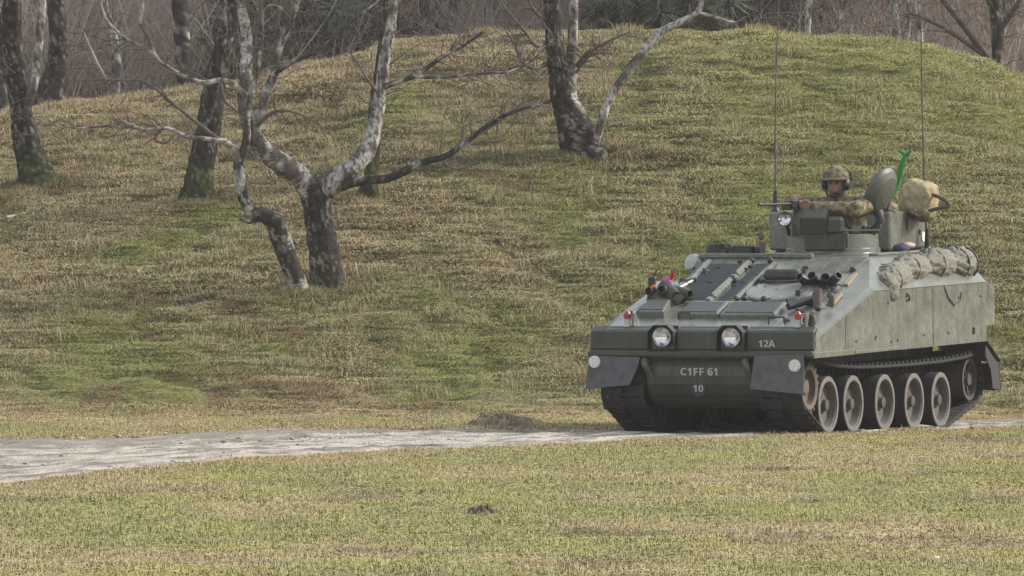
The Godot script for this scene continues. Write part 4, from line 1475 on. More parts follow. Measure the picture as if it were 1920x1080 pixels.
	# towing eyes
	for x: float in [-0.545, 0.455]:
		mb = MB.new()
		mb.tube([Vector3(x, 0.765, 2.39), Vector3(x, 0.75, 2.46), Vector3(x + 0.02, 0.71, 2.48), Vector3(x + 0.03, 0.67, 2.45), Vector3(x + 0.06, 0.60, 2.41)], [0.035, 0.038, 0.034, 0.03, 0.022], 8)
		part(t, "towing_eye", mb, M.steel, HT)
	# indicators: red over white
	for q: Array in [[0.93, 2.33], [-0.765, 2.33]]:
		mb = MB.new()
		var b := glacis(q[0], q[1])
		mb.lathe(b, Vector3.UP, [Vector2(0, 0.04), Vector2(0.03, 0.03), Vector2(0.07, 0.028), Vector2(0.075, 0.0)], 12)
		var s := part(t, "side_lamp", mb, M.lens_white, HT)
		mb = MB.new()
		mb.lathe(b, Vector3.UP, [Vector2(0.074, 0.0), Vector2(0.075, 0.032), Vector2(0.12, 0.034), Vector2(0.145, 0.02), Vector2(0.15, 0.0)], 12)
		part(s, "red_lens", mb, M.red)
		mb = MB.new()
		mb.box(b + Vector3(0.075 if q[0] > 0 else 0.06, 0.06, -0.03), Vector3(0.02, 0.14, 0.09))
		part(s, "guard", mb, M.paint)
	mb = MB.new()
	mb.lathe(glacis(1.0, 2.2, 0.0), Vector3(0.1, 0.5, 0.85), [Vector2(-0.02, 0.03), Vector2(0.0, 0.055), Vector2(0.07, 0.058), Vector2(0.075, 0.05), Vector2(0.06, 0.0)], 14)
	part(t, "convoy_lamp", mb, M.black, HT)

	# --- front plate: louvres, hatches, rails
	var panels := [[[-0.69, 0.44], [-0.35, 0.44], [-0.325, 0.985], [-0.645, 0.985]], [[-0.640, 1.015], [-0.325, 1.015], [-0.255, 1.60], [-0.55, 1.60]], [[-0.225, 0.44], [-0.08, 0.44], [-0.075, 0.75], [-0.20, 0.75]], [[-0.195, 0.785], [-0.075, 0.785], [-0.03, 1.60], [-0.175, 1.60]]]
	for q: Array in panels:
		mb = MB.new()
		plate(mb, q, -0.02, 0.016, 0.004)
		var g := part(t, "louvre_panel", mb, M.mesh, HT)
		var z0: float = q[0][1]
		var z1: float = q[2][1]
		var n := int((z1 - z0) / 0.036)
		for k in n:
			var u := (k + 0.5) / n
			var xa := lerpf(q[0][0], q[3][0], u) + 0.012
			var xb := lerpf(q[1][0], q[2][0], u) - 0.012
			var sm := MB.new()
			sm.box(glacis((xa + xb) / 2, lerpf(z0, z1, u), 0.02), Vector3(xb - xa, 0.006, 0.024), Basis(Vector3.RIGHT, 0.75), 0.001)
			part(g, "slat", sm, M.mesh)
	for q: Array in [[[[-0.80, 1.70], [-0.575, 1.70], [-0.505, 2.06], [-0.76, 2.06]], 0.07], [[[-0.385, 1.70], [0.008, 1.70], [0.035, 2.06], [-0.37, 2.06]], 0.05], [[[0.025, 1.70], [0.585, 1.70], [0.615, 2.08], [0.06, 2.08]], 0.05]]:
		mb = MB.new()
		plate(mb, q[0], -0.02, q[1], 0.014)
		var h := part(t, "deck_hatch", mb, M.paint, HT)
		mb = MB.new()
		var inner := []
		var cx := 0.0
		for c: Array in q[0]: cx += c[0] / 4.0
		for c: Array in q[0]: inner.append([lerpf(cx, c[0], 0.90), lerpf(1.88, c[1], 0.84)])
		plate(mb, inner, q[1] - 0.01, q[1] + 0.007, 0.003)
		part(h, "grille", mb, M.mesh)
	for q: Array in [[-0.72, 0.36, -0.66, 0.96, 0.05], [-0.67, 0.98, -0.86, 2.0, 0.06], [-0.305, 0.40, -0.24, 1.62, 0.055], [-0.045, 0.40, 0.01, 1.62, 0.04]]:
		mb = MB.new()
		mb.tube([glacis(q[0], q[1], 0.012), glacis(q[2], q[3], 0.012)], [q[4] * 0.7, q[4] * 0.7], 6)
		part(t, "rail", mb, M.paint, HT)
	mb = MB.new()
	mb.box(glacis(-0.12, 1.655, 0.018), Vector3(0.66, 0.03, 0.05), Basis(Vector3.RIGHT, 0.265), 0.006)
	part(t, "cross_rail", mb, M.paint, HT)
	mb = MB.new()
	mb.box(Vector3(-0.32, 1.672, 0.17), Vector3(1.15, 0.05, 0.08), Basis.IDENTITY, 0.012)
	part(t, "cross_rail", mb, M.paint, HT)
	# catches, handles, lumps along the rails
	mb = MB.new()
	for q: Array in [[-0.28, 0.80], [-0.26, 0.92], [-0.24, 1.50], [-0.62, 0.70], [0.02, 1.56], [0.10, 1.55], [0.30, 1.56], [-0.29, 0.36], [-0.10, 0.36], [0.86, 1.68], [0.92, 1.45], [0.95, 1.85]]:
		mb.blob(glacis(q[0], q[1], 0.03), Vector3(0.035, 0.03, 0.04), func(d: Vector3) -> float: return 1.0 + 0.4 * fine.get_noise_3dv(d * 5.0), 8, 6)
	for q: Array in [[-0.64, 0.72, -0.58, 0.80], [-0.34, 2.10, -0.22, 2.10], [0.60, 2.22, 0.76, 2.22], [-0.72, 1.14, -0.60, 1.02]]:
		var a := glacis(q[0], q[1])
		var b := glacis(q[2], q[3])
		var u := Vector3(0, 0.06, 0.01)
		mb.tube([a, a + u, b + u, b], [0.009, 0.009, 0.009, 0.009], 6)
	var gg := RandomNumberGenerator.new()
	gg.seed = 5
	for k in 46:
		var x := gg.randf_range(0.05, 0.98)
		var z := gg.randf_range(0.45, 2.2)
		if k > 30:
			x = gg.randf_range(-0.85, -0.1)
			z = gg.randf_range(0.3, 1.7)
		mb.box(glacis(x, z, 0.015), Vector3(gg.randf_range(0.015, 0.05), gg.randf_range(0.02, 0.05), gg.randf_range(0.015, 0.06)), Basis(Vector3.UP, gg.randf() * 3.0), 0.004)
	for k in 5:
		var x := gg.randf_range(0.3, 0.85)
		var z := gg.randf_range(0.8, 1.8)
		var pp := []
		for e in 7:
			pp.append(glacis(x, z, 0.012))
			x += gg.randf_range(-0.09, 0.09)
			z += gg.randf_range(-0.02, 0.12)
		mb.tube(pp, [0.007, 0.007, 0.007, 0.007, 0.007, 0.007, 0.007], 5)
	tag(part(t, "catches", mb, M.dark, HT), "", "", "", "stuff")
	mb = MB.new()                          # weld beads along the plate edges
	for s: float in [1.0, -1.0]:
		mb.tube([Vector3(1.12 * s, 0.95, 2.40), Vector3(1.12 * s, 1.16, 1.60), Vector3(1.12 * s, 1.361, 0.822), Vector3(1.12 * s, 1.361, -2.25)], [0.007, 0.007, 0.007, 0.007], 6)
		mb.tube([Vector3(1.122 * s, 1.165, 1.58), Vector3(1.122 * s, 0.80, 1.62)], [0.005, 0.005], 5)
		mb.tube([Vector3(1.122 * s, 1.355, -0.75), Vector3(1.122 * s, 0.79, -0.75)], [0.004, 0.004], 5)
		mb.tube([Vector3(0.95 * s, 1.05, 2.36), Vector3(0.85 * s, 1.268, 1.60), Vector3(0.76 * s, 1.479, 0.822), Vector3(0.82 * s, 1.657, 0.15), Vector3(0.82 * s, 1.657, -2.25)], [0.006, 0.006, 0.006, 0.006, 0.006], 5)
	tag(part(t, "weld_seams", mb, M.paint, HT), "", "", "", "stuff")
	# driver's hatch and periscope
	mb = MB.new()
	mb.lathe(glacis(0.36, 1.26), Vector3(0, 0.965, 0.2625), [Vector2(0.0, 0.345), Vector2(0.028, 0.335), Vector2(0.034, 0.30), Vector2(0.034, 0.0)], 28)
	var dh := part(t, "driver_hatch", mb, M.paint, HT)
	mb = MB.new()
	mb.box(glacis(0.24, 0.90, 0.05), Vector3(0.34, 0.12, 0.13), Basis.IDENTITY, 0.02)
	part(dh, "periscope_hood", mb, M.paint_low)
	mb = MB.new()
	mb.box(glacis(0.24, 0.975, 0.035), Vector3(0.28, 0.07, 0.012), Basis(Vector3.RIGHT, 0.1), 0.003)
	part(dh, "periscope_glass", mb, M.gloss)
	mb = MB.new()
	mb.tube([glacis(0.04, 0.80, 0.03), glacis(0.06, 0.95, 0.04), glacis(0.09, 1.05, 0.03)], [0.03, 0.035, 0.03], 8)
	part(dh, "hatch_arm", mb, M.dark)
	mb = MB.new()
	mb.tube([glacis(0.12, 1.06, 0.045), glacis(0.25, 1.10, 0.05), glacis(0.42, 1.06, 0.045), glacis(0.50, 1.0, 0.045)], [0.012, 0.012, 0.012, 0.012], 6)
	part(dh, "grab_handle", mb, M.dark)
	mb = MB.new()
	mb.box(glacis(0.60, 1.42, 0.04), Vector3(0.05, 0.06, 0.09))
	part(dh, "catch", mb, M.dark)
	# dark tow pin by the right of the hatch
	mb = MB.new()
	mb.tube([glacis(0.66, 1.86, 0.05), glacis(0.76, 1.70, 0.05), glacis(0.82, 1.66, 0.04)], [0.035, 0.04, 0.05], 10)
	part(t, "wing_mirror", mb, M.black, HT)
	mb = MB.new()
	mb.tube([glacis(0.89, 1.72, 0.0), glacis(0.89, 1.70, 0.12), glacis(0.90, 1.66, 0.16)], [0.035, 0.05, 0.03], 8)
	part(t, "wing_mirror", mb, M.rust, HT)
	mb = MB.new()
	mb.box(glacis(1.0, 1.62, 0.04), Vector3(0.05, 0.09, 0.05))
	part(t, "stop_block", mb, M.rust, HT)
	# straps on the white shoulder
	mb = MB.new()
	for q: Array in [[0.83, 0.62, 0.90, 0.98], [0.93, 1.24, 0.97, 1.58]]:
		var a := glacis(q[0], q[1], -0.012)
		var b := glacis(q[2], q[3], -0.03)
		mb = MB.new()
		mb.box((a + b) / 2, Vector3(0.055, 0.03, a.distance_to(b)), Basis(Vector3.RIGHT, 0.265) * Basis(Vector3.UP, 0.1), 0.004)
		part(t, "strap", mb, M.strap, HT)

	# --- smoke dischargers
	for q: Array in [[1.0, Vector3(0.68, 1.435, 1.10)], [-1.0, Vector3(-0.66, 1.36, 1.55)]]:
		mb = MB.new()
		var o: Vector3 = q[1]
		var s: float = q[0]
		mb.box(o + Vector3(0, -0.05, -0.02), Vector3(0.24, 0.10, 0.14), Basis(Vector3.UP, 0.3 * s), 0.015)
		mb.box(o + Vector3(0, -0.11, -0.02), Vector3(0.10, 0.16, 0.10))
		var b := part(t, "smoke_discharger", mb, M.paint_low if s < 0 else M.black, HT)
		for k in 4:
			var a := 0.5 * (k - 1.5)
			var dir := Vector3(sin(a + 0.25 * s), 0.55, cos(a + 0.25 * s)).normalized() if s > 0 else Vector3(sin(a + 0.4), 0.15 if k < 2 else -0.2, cos(a + 0.4)).normalized()
			var c := o + Vector3((k - 1.5) * 0.075, 0.015 * (k % 2), 0.0)
			mb = MB.new()
			mb.lathe(c, dir, [Vector2(-0.08, 0.0), Vector2(-0.08, 0.042), Vector2(0.13, 0.044), Vector2(0.135, 0.042), Vector2(0.135, 0.034), Vector2(0.05, 0.030), Vector2(0.05, 0.0)], 14)
			part(b, "tube", mb, M.paint_low if s < 0 else M.black)
	# olive case strapped above the left dischargers
	mb = MB.new()
	mb.tube([Vector3(-0.73, 1.43, 1.56), Vector3(-0.50, 1.26, 1.60)], [0.07, 0.085], 12)
	part(t, "canister", mb, M.paint_low, HT)
	mb = MB.new()
	mb.tube([Vector3(-0.80, 1.34, 1.60), Vector3(-0.58, 1.20, 1.64)], [0.06, 0.075], 12)
	part(t, "canister", mb, M.paint_low, HT)
	# mirror stalk at the left
	mb = MB.new()
	mb.tube([Vector3(-0.86, 1.20, 1.62), Vector3(-0.85, 1.40, 1.55), Vector3(-0.84, 1.50, 1.52)], [0.016, 0.014, 0.012], 6)
	mb.box(Vector3(-0.84, 1.45, 1.53), Vector3(0.07, 0.11, 0.03), Basis(Vector3.UP, 0.4), 0.01)
	mb.tube([Vector3(-0.84, 1.50, 1.52), Vector3(-0.80, 1.57, 1.50)], [0.008, 0.006], 5)
	part(t, "wing_mirror", mb, M.black, HT)

	# --- roof front: exhaust drum, lamps
	mb = MB.new()
	mb.lathe(Vector3(-0.93, 1.575, 0.10), Vector3(-0.35, 0.35, 0.87), [Vector2(-0.16, 0.0), Vector2(-0.16, 0.085), Vector2(0.08, 0.09), Vector2(0.13, 0.075), Vector2(0.15, 0.0)], 18)
	part(t, "exhaust_drum", mb, M.pale, HT)
	mb = MB.new()
	mb.prism(PackedVector2Array([Vector2(-0.845, 1.68), Vector2(-0.86, 1.74), Vector2(-0.83, 1.785), Vector2(-0.63, 1.795), Vector2(-0.58, 1.755), Vector2(-0.57, 1.68)]), -0.10, 0.12, Transform3D.IDENTITY, 0.015)
	var rl := part(t, "roof_lamp_box", mb, M.paint_low, HT)
	mb = MB.new()
	mb.lathe(Vector3(-0.68, 1.735, 0.12), Vector3.BACK, [Vector2(0, 0.055), Vector2(0.03, 0.052), Vector2(0.03, 0.044), Vector2(0.015, 0.0)], 16)
	part(rl, "roof_lamp", mb, M.dark)
	mb = MB.new()
	mb.box(Vector3(-0.49, 1.725, 0.05), Vector3(0.19, 0.085, 0.14), Basis.IDENTITY, 0.012)
	part(t, "roof_periscope", mb, M.black, HT)
	mb = MB.new()
	mb.box(Vector3(-0.345, 1.72, 0.05), Vector3(0.07, 0.075, 0.10), Basis.IDENTITY, 0.02)
	part(t, "roof_periscope", mb, M.black, HT)
	mb = MB.new()
	mb.tube([Vector3(-0.275, 1.66, 0.12), Vector3(-0.275, 1.80, 0.12)], [0.03, 0.032], 10)
	mb.blob(Vector3(-0.285, 1.865, 0.12), Vector3(0.03, 0.05, 0.03))
	part(t, "wing_mirror", mb, M.rust, HT)
	mb = MB.new()
	mb.box(Vector3(-0.13, 1.69, 0.16), Vector3(0.20, 0.02, 0.10), Basis(Vector3.UP, 0.2), 0.006)
	part(t, "webbing", mb, M.strap, HT)

	# --- cupola
	var C := Vector3(0.165, 0, -0.6)
	mb = MB.new()
	mb.lathe(C, Vector3.UP, [Vector2(1.62, 0.50), Vector2(1.675, 0.49), Vector2(1.69, 0.455), Vector2(1.725, 0.452), Vector2(1.732, 0.438), Vector2(1.855, 0.432), Vector2(1.865, 0.420), Vector2(1.865, 0.33), Vector2(1.60, 0.33)], 40)
	var cu := part(t, "cupola", mb, M.paint, HT)
	mb = MB.new()                          # sight head with its sloping bright top
	var prof := PackedVector2Array([Vector2(-0.42, 1.84), Vector2(-0.11, 1.84), Vector2(-0.09, 2.03), Vector2(-0.155, 2.11), Vector2(-0.42, 2.10)])
	mb.prism(prof, -0.17, 0.19, Transform3D(Basis(Vector3(0, 0, 1), Vector3(0, 1, 0), Vector3(-1, 0, 0)), Vector3(0.115, 0, 0)), 0.02)
	var sh := part(cu, "sight_head", mb, M.paint_dark)
	mb = MB.new()
	mb.box(Vector3(0.15, 1.945, -0.092), Vector3(0.245, 0.155, 0.02), Basis.IDENTITY, 0.004)
	part(cu, "sight_window", mb, M.gloss)
	mb = MB.new()
	mb.box(Vector3(0.36, 1.95, -0.16), Vector3(0.17, 0.17, 0.12), Basis(Vector3.UP, 0.25), 0.03)
	part(cu, "sight_case", mb, M.paint_low)
	mb = MB.new()
	mb.box(Vector3(0.26, 1.80, -0.15), Vector3(0.42, 0.18, 0.05), Basis.IDENTITY, 0.02)
	part(cu, "mount", mb, M.paint_low)
	mb = MB.new()
	for k in 5:
		var a := 0.55 + 0.42 * k
		var dr := Vector3(sin(a), 0, cos(a))
		mb = MB.new()
		mb.box(C + dr * 0.36 + Vector3(0, 1.90, 0), Vector3(0.13, 0.07, 0.08), Basis(Vector3.UP, a), 0.012)
		part(cu, "episcope", mb, M.black)
	mb = MB.new()
	mb.tube([Vector3(0.37, 1.905, -0.14), Vector3(0.60, 1.905, -0.17), Vector3(0.79, 1.905, -0.22), Vector3(0.80, 1.96, -0.22)], [0.011, 0.011, 0.011, 0.011], 6)
	mb.tube([Vector3(0.485, 1.90, -0.15), Vector3(0.48, 1.74, -0.17)], [0.009, 0.012], 6)
	part(cu, "bracket", mb, M.paint)
	mb = MB.new()                          # searchlight
	mb.lathe(Vector3(-0.165, 2.01, -0.22), Vector3(0.0, 0.12, 1), [Vector2(-0.10, 0.0), Vector2(-0.09, 0.05), Vector2(0.0, 0.07), Vector2(0.04, 0.072), Vector2(0.04, 0.064)], 18)
	mb.tube([Vector3(-0.165, 1.95, -0.24), Vector3(-0.165, 1.86, -0.30)], [0.02, 0.02], 6)
	var sl := part(cu, "searchlight", mb, M.dark)
	mb = MB.new()
	mb.lathe(Vector3(-0.165, 2.01, -0.22), Vector3(0.0, 0.12, 1), [Vector2(0.0, 0.0), Vector2(0.015, 0.04), Vector2(0.035, 0.064)], 18)
	part(sl, "mirror", mb, M.mirror)
	mb = MB.new()                          # commander's hatch, standing open
	var ax := Vector3(0.90, -0.42, 0.10).normalized()
	mb.lathe(Vector3(0.585, 2.27, -0.74), ax, [Vector2(-0.035, 0.0), Vector2(-0.035, 0.20), Vector2(-0.02, 0.235), Vector2(0.015, 0.245), Vector2(0.05, 0.225), Vector2(0.085, 0.17), Vector2(0.105, 0.09), Vector2(0.11, 0.0)], 28)
	var ha := part(cu, "hatch_lid", mb, M.paint_dark)
	mb = MB.new()
	mb.tube([Vector3(0.62, 2.07, -0.62), Vector3(0.66, 1.98, -0.60), Vector3(0.58, 1.88, -0.58)], [0.05, 0.035, 0.04], 8)
	part(ha, "hinge", mb, M.dark)
	# machine gun
	mb = MB.new()
	var ga := Vector3(0.005, 2.155, -0.38)
	var gb := Vector3(-0.115, 2.163, 0.62)
	var gl := func(u: float) -> Vector3: return ga.lerp(gb, u)
	mb.tube([gl.call(0.34), gl.call(0.36), gl.call(0.93), gl.call(0.94), gl.call(1.0)], [0.018, 0.0125, 0.011, 0.016, 0.015], 8)
	mb.box(gl.call(0.18), Vector3(0.05, 0.075, 0.36), Basis(Vector3.UP, -0.12), 0.008)
	var gun := part(t, "machine_gun", mb, M.gun, HT)
	mb = MB.new()
	mb.box(gl.call(-0.06) + Vector3(0, -0.015, 0), Vector3(0.04, 0.085, 0.2), Basis(Vector3.UP, -0.12), 0.01)
	mb.box(gl.call(0.08) + Vector3(0, -0.075, 0), Vector3(0.03, 0.10, 0.045), Basis(Vector3.RIGHT, 0.3), 0.008)
	part(gun, "grip", mb, M.black)
	mb = MB.new()
	mb.box(gl.call(0.34) + Vector3(-0.05, -0.03, 0), Vector3(0.08, 0.05, 0.10), Basis.IDENTITY, 0.01)
	mb.tube([gl.call(0.26) + Vector3(0, -0.03, 0), Vector3(-0.04, 2.0, -0.12), Vector3(-0.03, 1.86, -0.12)], [0.02, 0.025, 0.04], 8)
	part(gun, "pintle", mb, M.dark)

	# --- big bin across the roof
	mb = MB.new()
	mb.box(Vector3(-0.1025, 1.875, -1.74), Vector3(1.245, 0.37, 1.08), Basis.IDENTITY, 0.018)
	var bin := part(t, "stowage_bin", mb, M.paint, HT)
	mb = MB.new()
	mb.box(Vector3(-0.1025, 1.672, -1.74), Vector3(1.15, 0.03, 0.98))
	part(bin, "bin_base", mb, M.dark)
	mb = MB.new()
	mb.box(Vector3(0.525, 1.93, -1.66), Vector3(0.02, 0.10, 0.03))
	part(bin, "latch", mb, M.dark)
	mb = MB.new()
	mb.box(Vector3(0.525, 1.85, -2.02), Vector3(0.02, 0.05, 0.03))
	part(bin, "latch", mb, M.dark)
	mb = MB.new()
	mb.lathe(Vector3(0.522, 1.80, -2.12), Vector3.RIGHT, [Vector2(0, 0.05), Vector2(0.006, 0.048), Vector2(0.007, 0)], 18, 1.0)
	part(bin, "white_disc", mb, M.white)
	# aerials
	for q: Array in [[Vector3(0.60, 1.67, -2.02), Vector3(0.55, 4.4, -2.05), 0.012], [Vector3(-0.70, 2.06, -1.32), Vector3(-0.64, 4.4, -1.34), 0.010]]:
		mb = MB.new()
		var p := []
		var r := []
		for k in 25:
			var u := k / 24.0
			p.append(q[0].lerp(q[1], u) + Vector3(-0.02, 0, 0) * sin(u * PI))
			r.append(q[2] * (1.0 - 0.62 * u) * (1.5 if k % 8 == 7 else 1.0))
		mb.tube(p, r, 7)
		var an := part(t, "aerial", mb, M.aerial, HT)
		mb = MB.new()
		mb.lathe(q[0] - Vector3(0, 0.02, 0), Vector3.UP, [Vector2(-0.02, 0.0), Vector2(-0.02, 0.045), Vector2(0.03, 0.04), Vector2(0.06, 0.028), Vector2(0.22, 0.02), Vector2(0.24, 0.0)], 12)
		if q[0].x > 0:
			mb.box(Vector3(0.60, 1.665, -2.02), Vector3(0.34, 0.03, 0.30))
		part(an, "aerial_base", mb, M.black)
	# odds and ends on the roof edge beside the bags
	mb = MB.new()
	mb.box(Vector3(0.78, 1.675, -0.9), Vector3(0.10, 0.03, 1.7), Basis.IDENTITY, 0.008)
	part(t, "roof_rail", mb, M.paint, HT)


# ------------------------------------------------------------------ surface nets: one skin over joined tapered capsules
var prims := []


func sd(p: Vector3) -> float:
	var d := 9.0
	for q: Array in prims:
		var pa: Vector3 = p - q[0]
		var ba: Vector3 = q[1] - q[0]
		var h := clampf(pa.dot(ba) / maxf(ba.length_squared(), 1e-8), 0, 1)
		var e := (pa - ba * h).length() - lerpf(q[2], q[3], h)
		var k: float = q[4]
		var m := maxf(k - absf(d - e), 0.0) / k
		d = minf(d, e) - m * m * k * 0.25
	return d


func nets(mb: MB, cell: float, kf) -> void:
	var lo := Vector3.ONE * 1e9
	var hi := -lo
	for q: Array in prims:
		for e in 2:
			var r: Vector3 = Vector3.ONE * (q[2 + e] + cell * 3)
			lo = lo.min(q[e] - r)
			hi = hi.max(q[e] + r)
	var n := Vector3i(((hi - lo) / cell).ceil()) + Vector3i.ONE
	var f := PackedFloat32Array()
	f.resize(n.x * n.y * n.z)
	f.fill(1.0)
	var B := 5
	for bz in range(0, n.z, B):
		for by in range(0, n.y, B):
			for bx in range(0, n.x, B):
				var c := lo + Vector3(bx + B * 0.5, by + B * 0.5, bz + B * 0.5) * cell
				var dc := sd(c)
				var far := absf(dc) > cell * B * 1.05
				for z in range(bz, mini(bz + B, n.z)):
					for y in range(by, mini(by + B, n.y)):
						for x in range(bx, mini(bx + B, n.x)):
							f[(z * n.y + y) * n.x + x] = dc if far else sd(lo + Vector3(x, y, z) * cell)
	var at_ := {}
	var sx := 1
	var sy := n.x
	var sz := n.x * n.y
	var corner := [0, sx, sy, sx + sy, sz, sx + sz, sy + sz, sx + sy + sz]
	for z in n.z - 1:
		for y in n.y - 1:
			for x in n.x - 1:
				var o := (z * n.y + y) * n.x + x
				var inside := 0
				for k: int in corner:
					if f[o + k] < 0: inside += 1
				if inside == 0 or inside == 8: continue
				var s := Vector3.ZERO
				var m := 0
				for e: Array in [[0, 1], [2, 3], [4, 5], [6, 7], [0, 2], [1, 3], [4, 6], [5, 7], [0, 4], [1, 5], [2, 6], [3, 7]]:
					var a := f[o + corner[e[0]]]
					var b := f[o + corner[e[1]]]
					if (a < 0) != (b < 0):
						var u := a / (a - b)
						var pa := Vector3(e[0] & 1, (e[0] >> 1) & 1, e[0] >> 2)
						var pb := Vector3(e[1] & 1, (e[1] >> 1) & 1, e[1] >> 2)
						s += pa.lerp(pb, u)
						m += 1
				var p := lo + (Vector3(x, y, z) + s / m) * cell
				var h := cell * 0.5
				var g := Vector3(sd(p + Vector3(h, 0, 0)) - sd(p - Vector3(h, 0, 0)), sd(p + Vector3(0, h, 0)) - sd(p - Vector3(0, h, 0)), sd(p + Vector3(0, 0, h)) - sd(p - Vector3(0, 0, h))).normalized()
				at_[o] = mb.vert(p, g, kf.call(p))
	for z in range(1, n.z - 1):
		for y in range(1, n.y - 1):
			for x in range(1, n.x - 1):
				var o := (z * n.y + y) * n.x + x
				for e: Array in [[sx, sy, sz], [sy, sz, sx], [sz, sx, sy]]:
					var a := f[o]
					var b := f[o + e[0]]
					if (a < 0) == (b < 0): continue
					var q := [at_.get(o, -1), at_.get(o - e[1], -1), at_.get(o - e[1] - e[2], -1), at_.get(o - e[2], -1)]
					if -1 in q: continue
					if a < 0:
						mb.i.append_array([q[0], q[2], q[1], q[0], q[3], q[2]])
					else:
						mb.i.append_array([q[0], q[1], q[2], q[0], q[2], q[3]])


func camo(p: Vector3) -> Color:
	var a := fine.get_noise_3dv(p * 9.0)
	var b := lump.get_noise_3dv(p * 16.0 + Vector3(9, 9, 9))
	var k := Color(0.185, 0.155, 0.10)
	k = k.lerp(Color(0.11, 0.10, 0.055), smoothstep(0.02, 0.1, a))
	k = k.lerp(Color(0.09, 0.06, 0.04), smoothstep(0.18, 0.26, b))
	k = k.lerp(Color(0.25, 0.215, 0.145), smoothstep(0.18, 0.26, -b))
	return k


func build_person() -> void:
	var o := Vector3(0.30, 0.70, -0.62)
	var t := thing("person", "soldier in camouflage and helmet gripping the machine gun in the cupola", "person", VX * Transform3D(Basis(), o))
	var inv := Transform3D(Basis(), -o)
	var hd := Vector3(0.222, 2.345, -0.56)
	prims = []
	var add := func(a: Vector3, b: Vector3, ra: float, rb: float, k := 0.04) -> void: prims.append([a, b, ra, rb, k])
	add.call(Vector3(0.31, 1.52, -0.66), Vector3(0.31, 1.78, -0.66), 0.15, 0.16)           # hips, trunk
	add.call(Vector3(0.31, 1.78, -0.66), Vector3(0.31, 2.02, -0.66), 0.16, 0.17, 0.06)
	add.call(Vector3(0.14, 2.135, -0.60), Vector3(0.48, 2.135, -0.60), 0.08, 0.08, 0.08)  # shoulders
	add.call(Vector3(0.28, 2.1, -0.63), Vector3(0.24, 2.22, -0.60), 0.075, 0.06, 0.05)   # neck
	add.call(Vector3(0.23, 2.25, -0.57), hd, 0.075, 0.09, 0.05)                                 # head
	add.call(Vector3(0.225, 2.255, -0.515), Vector3(0.225, 2.27, -0.50), 0.04, 0.045, 0.03)  # chin
	add.call(Vector3(0.218, 2.345, -0.475), Vector3(0.217, 2.305, -0.458), 0.012, 0.017, 0.015)   # nose
	add.call(Vector3(0.50, 2.135, -0.60), Vector3(0.51, 2.10, -0.30), 0.082, 0.072)         # left upper arm
	add.call(Vector3(0.51, 2.10, -0.30), Vector3(0.14, 2.13, -0.19), 0.072, 0.052)
	add.call(Vector3(0.13, 2.135, -0.60), Vector3(-0.22, 2.17, -0.52), 0.078, 0.066)          # right upper arm
	add.call(Vector3(-0.22, 2.17, -0.52), Vector3(-0.075, 2.17, -0.30), 0.064, 0.045)
	add.call(Vector3(0.22, 1.52, -0.66), Vector3(0.20, 1.12, -0.62), 0.105, 0.075)         # legs, inside the hull
	add.call(Vector3(0.20, 1.12, -0.62), Vector3(0.20, 0.78, -0.66), 0.075, 0.05)
	add.call(Vector3(0.40, 1.52, -0.66), Vector3(0.42, 1.12, -0.62), 0.105, 0.075)
	add.call(Vector3(0.42, 1.12, -0.62), Vector3(0.42, 0.78, -0.66), 0.075, 0.05)
	add.call(Vector3(0.20, 0.74, -0.66), Vector3(0.20, 0.73, -0.52), 0.05, 0.04)
	add.call(Vector3(0.42, 0.74, -0.66), Vector3(0.42, 0.73, -0.52), 0.05, 0.04)
	var skin := Color(0.26, 0.155, 0.115)
	var mb := MB.new()
	nets(mb, 0.016, func(p: Vector3) -> Color:
		if p.y > 2.20 and p.z > -0.60:
			if absf(p.y - 2.353) < 0.012 and absf(absf(p.x - 0.222) - 0.033) < 0.016: return Color(0.07, 0.04, 0.03)
			if p.y < 2.275: return Color(0.16, 0.11, 0.08)      # dark chin strap and stubble
			return skin
		return camo(p) * (1.0 + 0.25 * fine.get_noise_3dv(p * 40.0)))
	# hands: a palm, four fingers and a thumb each, closed on the gun
	for q: Array in [[Vector3(0.115, 2.13, -0.185), Vector3(0.045, 2.142, -0.175), 1.0], [Vector3(-0.078, 2.165, -0.29), Vector3(-0.06, 2.168, -0.215), -1.0]]:
		prims = []
		var a: Vector3 = q[0]
		var b: Vector3 = q[1]
		var fw := (b - a).normalized()
		var upv := Vector3.UP
		var sd2: Vector3 = fw.cross(upv).normalized() * q[2]
		for k in 4:
			var off := upv * (0.030 - 0.019 * k)
			var l: float = [0.034, 0.040, 0.037, 0.028][k]
			var p0 := b + off + fw * 0.01
			var p1: Vector3 = p0 + fw * l * 0.7 - sd2 * 0.004
			var p2: Vector3 = p1 + (fw * 0.4 - sd2 * 0.9).normalized() * l * 0.7
			var p3: Vector3 = p2 + (fw * -0.5 - sd2 * 0.8).normalized() * l * 0.5
			prims.append([a + off * 0.7, p0, 0.014, 0.012, 0.012])
			prims.append([p0, p1, 0.0105, 0.0095, 0.004])
			prims.append([p1, p2, 0.0095, 0.0088, 0.004])
			prims.append([p2, p3, 0.0088, 0.008, 0.004])
		var t0 := a + fw * 0.02 + upv * 0.03
		var t1: Vector3 = t0 + (upv * 0.5 + fw * 0.8 - sd2 * 0.3).normalized() * 0.035
		prims.append([t0, t1, 0.014, 0.011, 0.01])
		prims.append([t1, t1 + (fw - sd2 * 0.6).normalized() * 0.028, 0.011, 0.009, 0.006])
		nets(mb, 0.005, func(_p: Vector3) -> Color: return skin)
	part(t, "body", mb, M.cloth, inv)
	mb = MB.new()
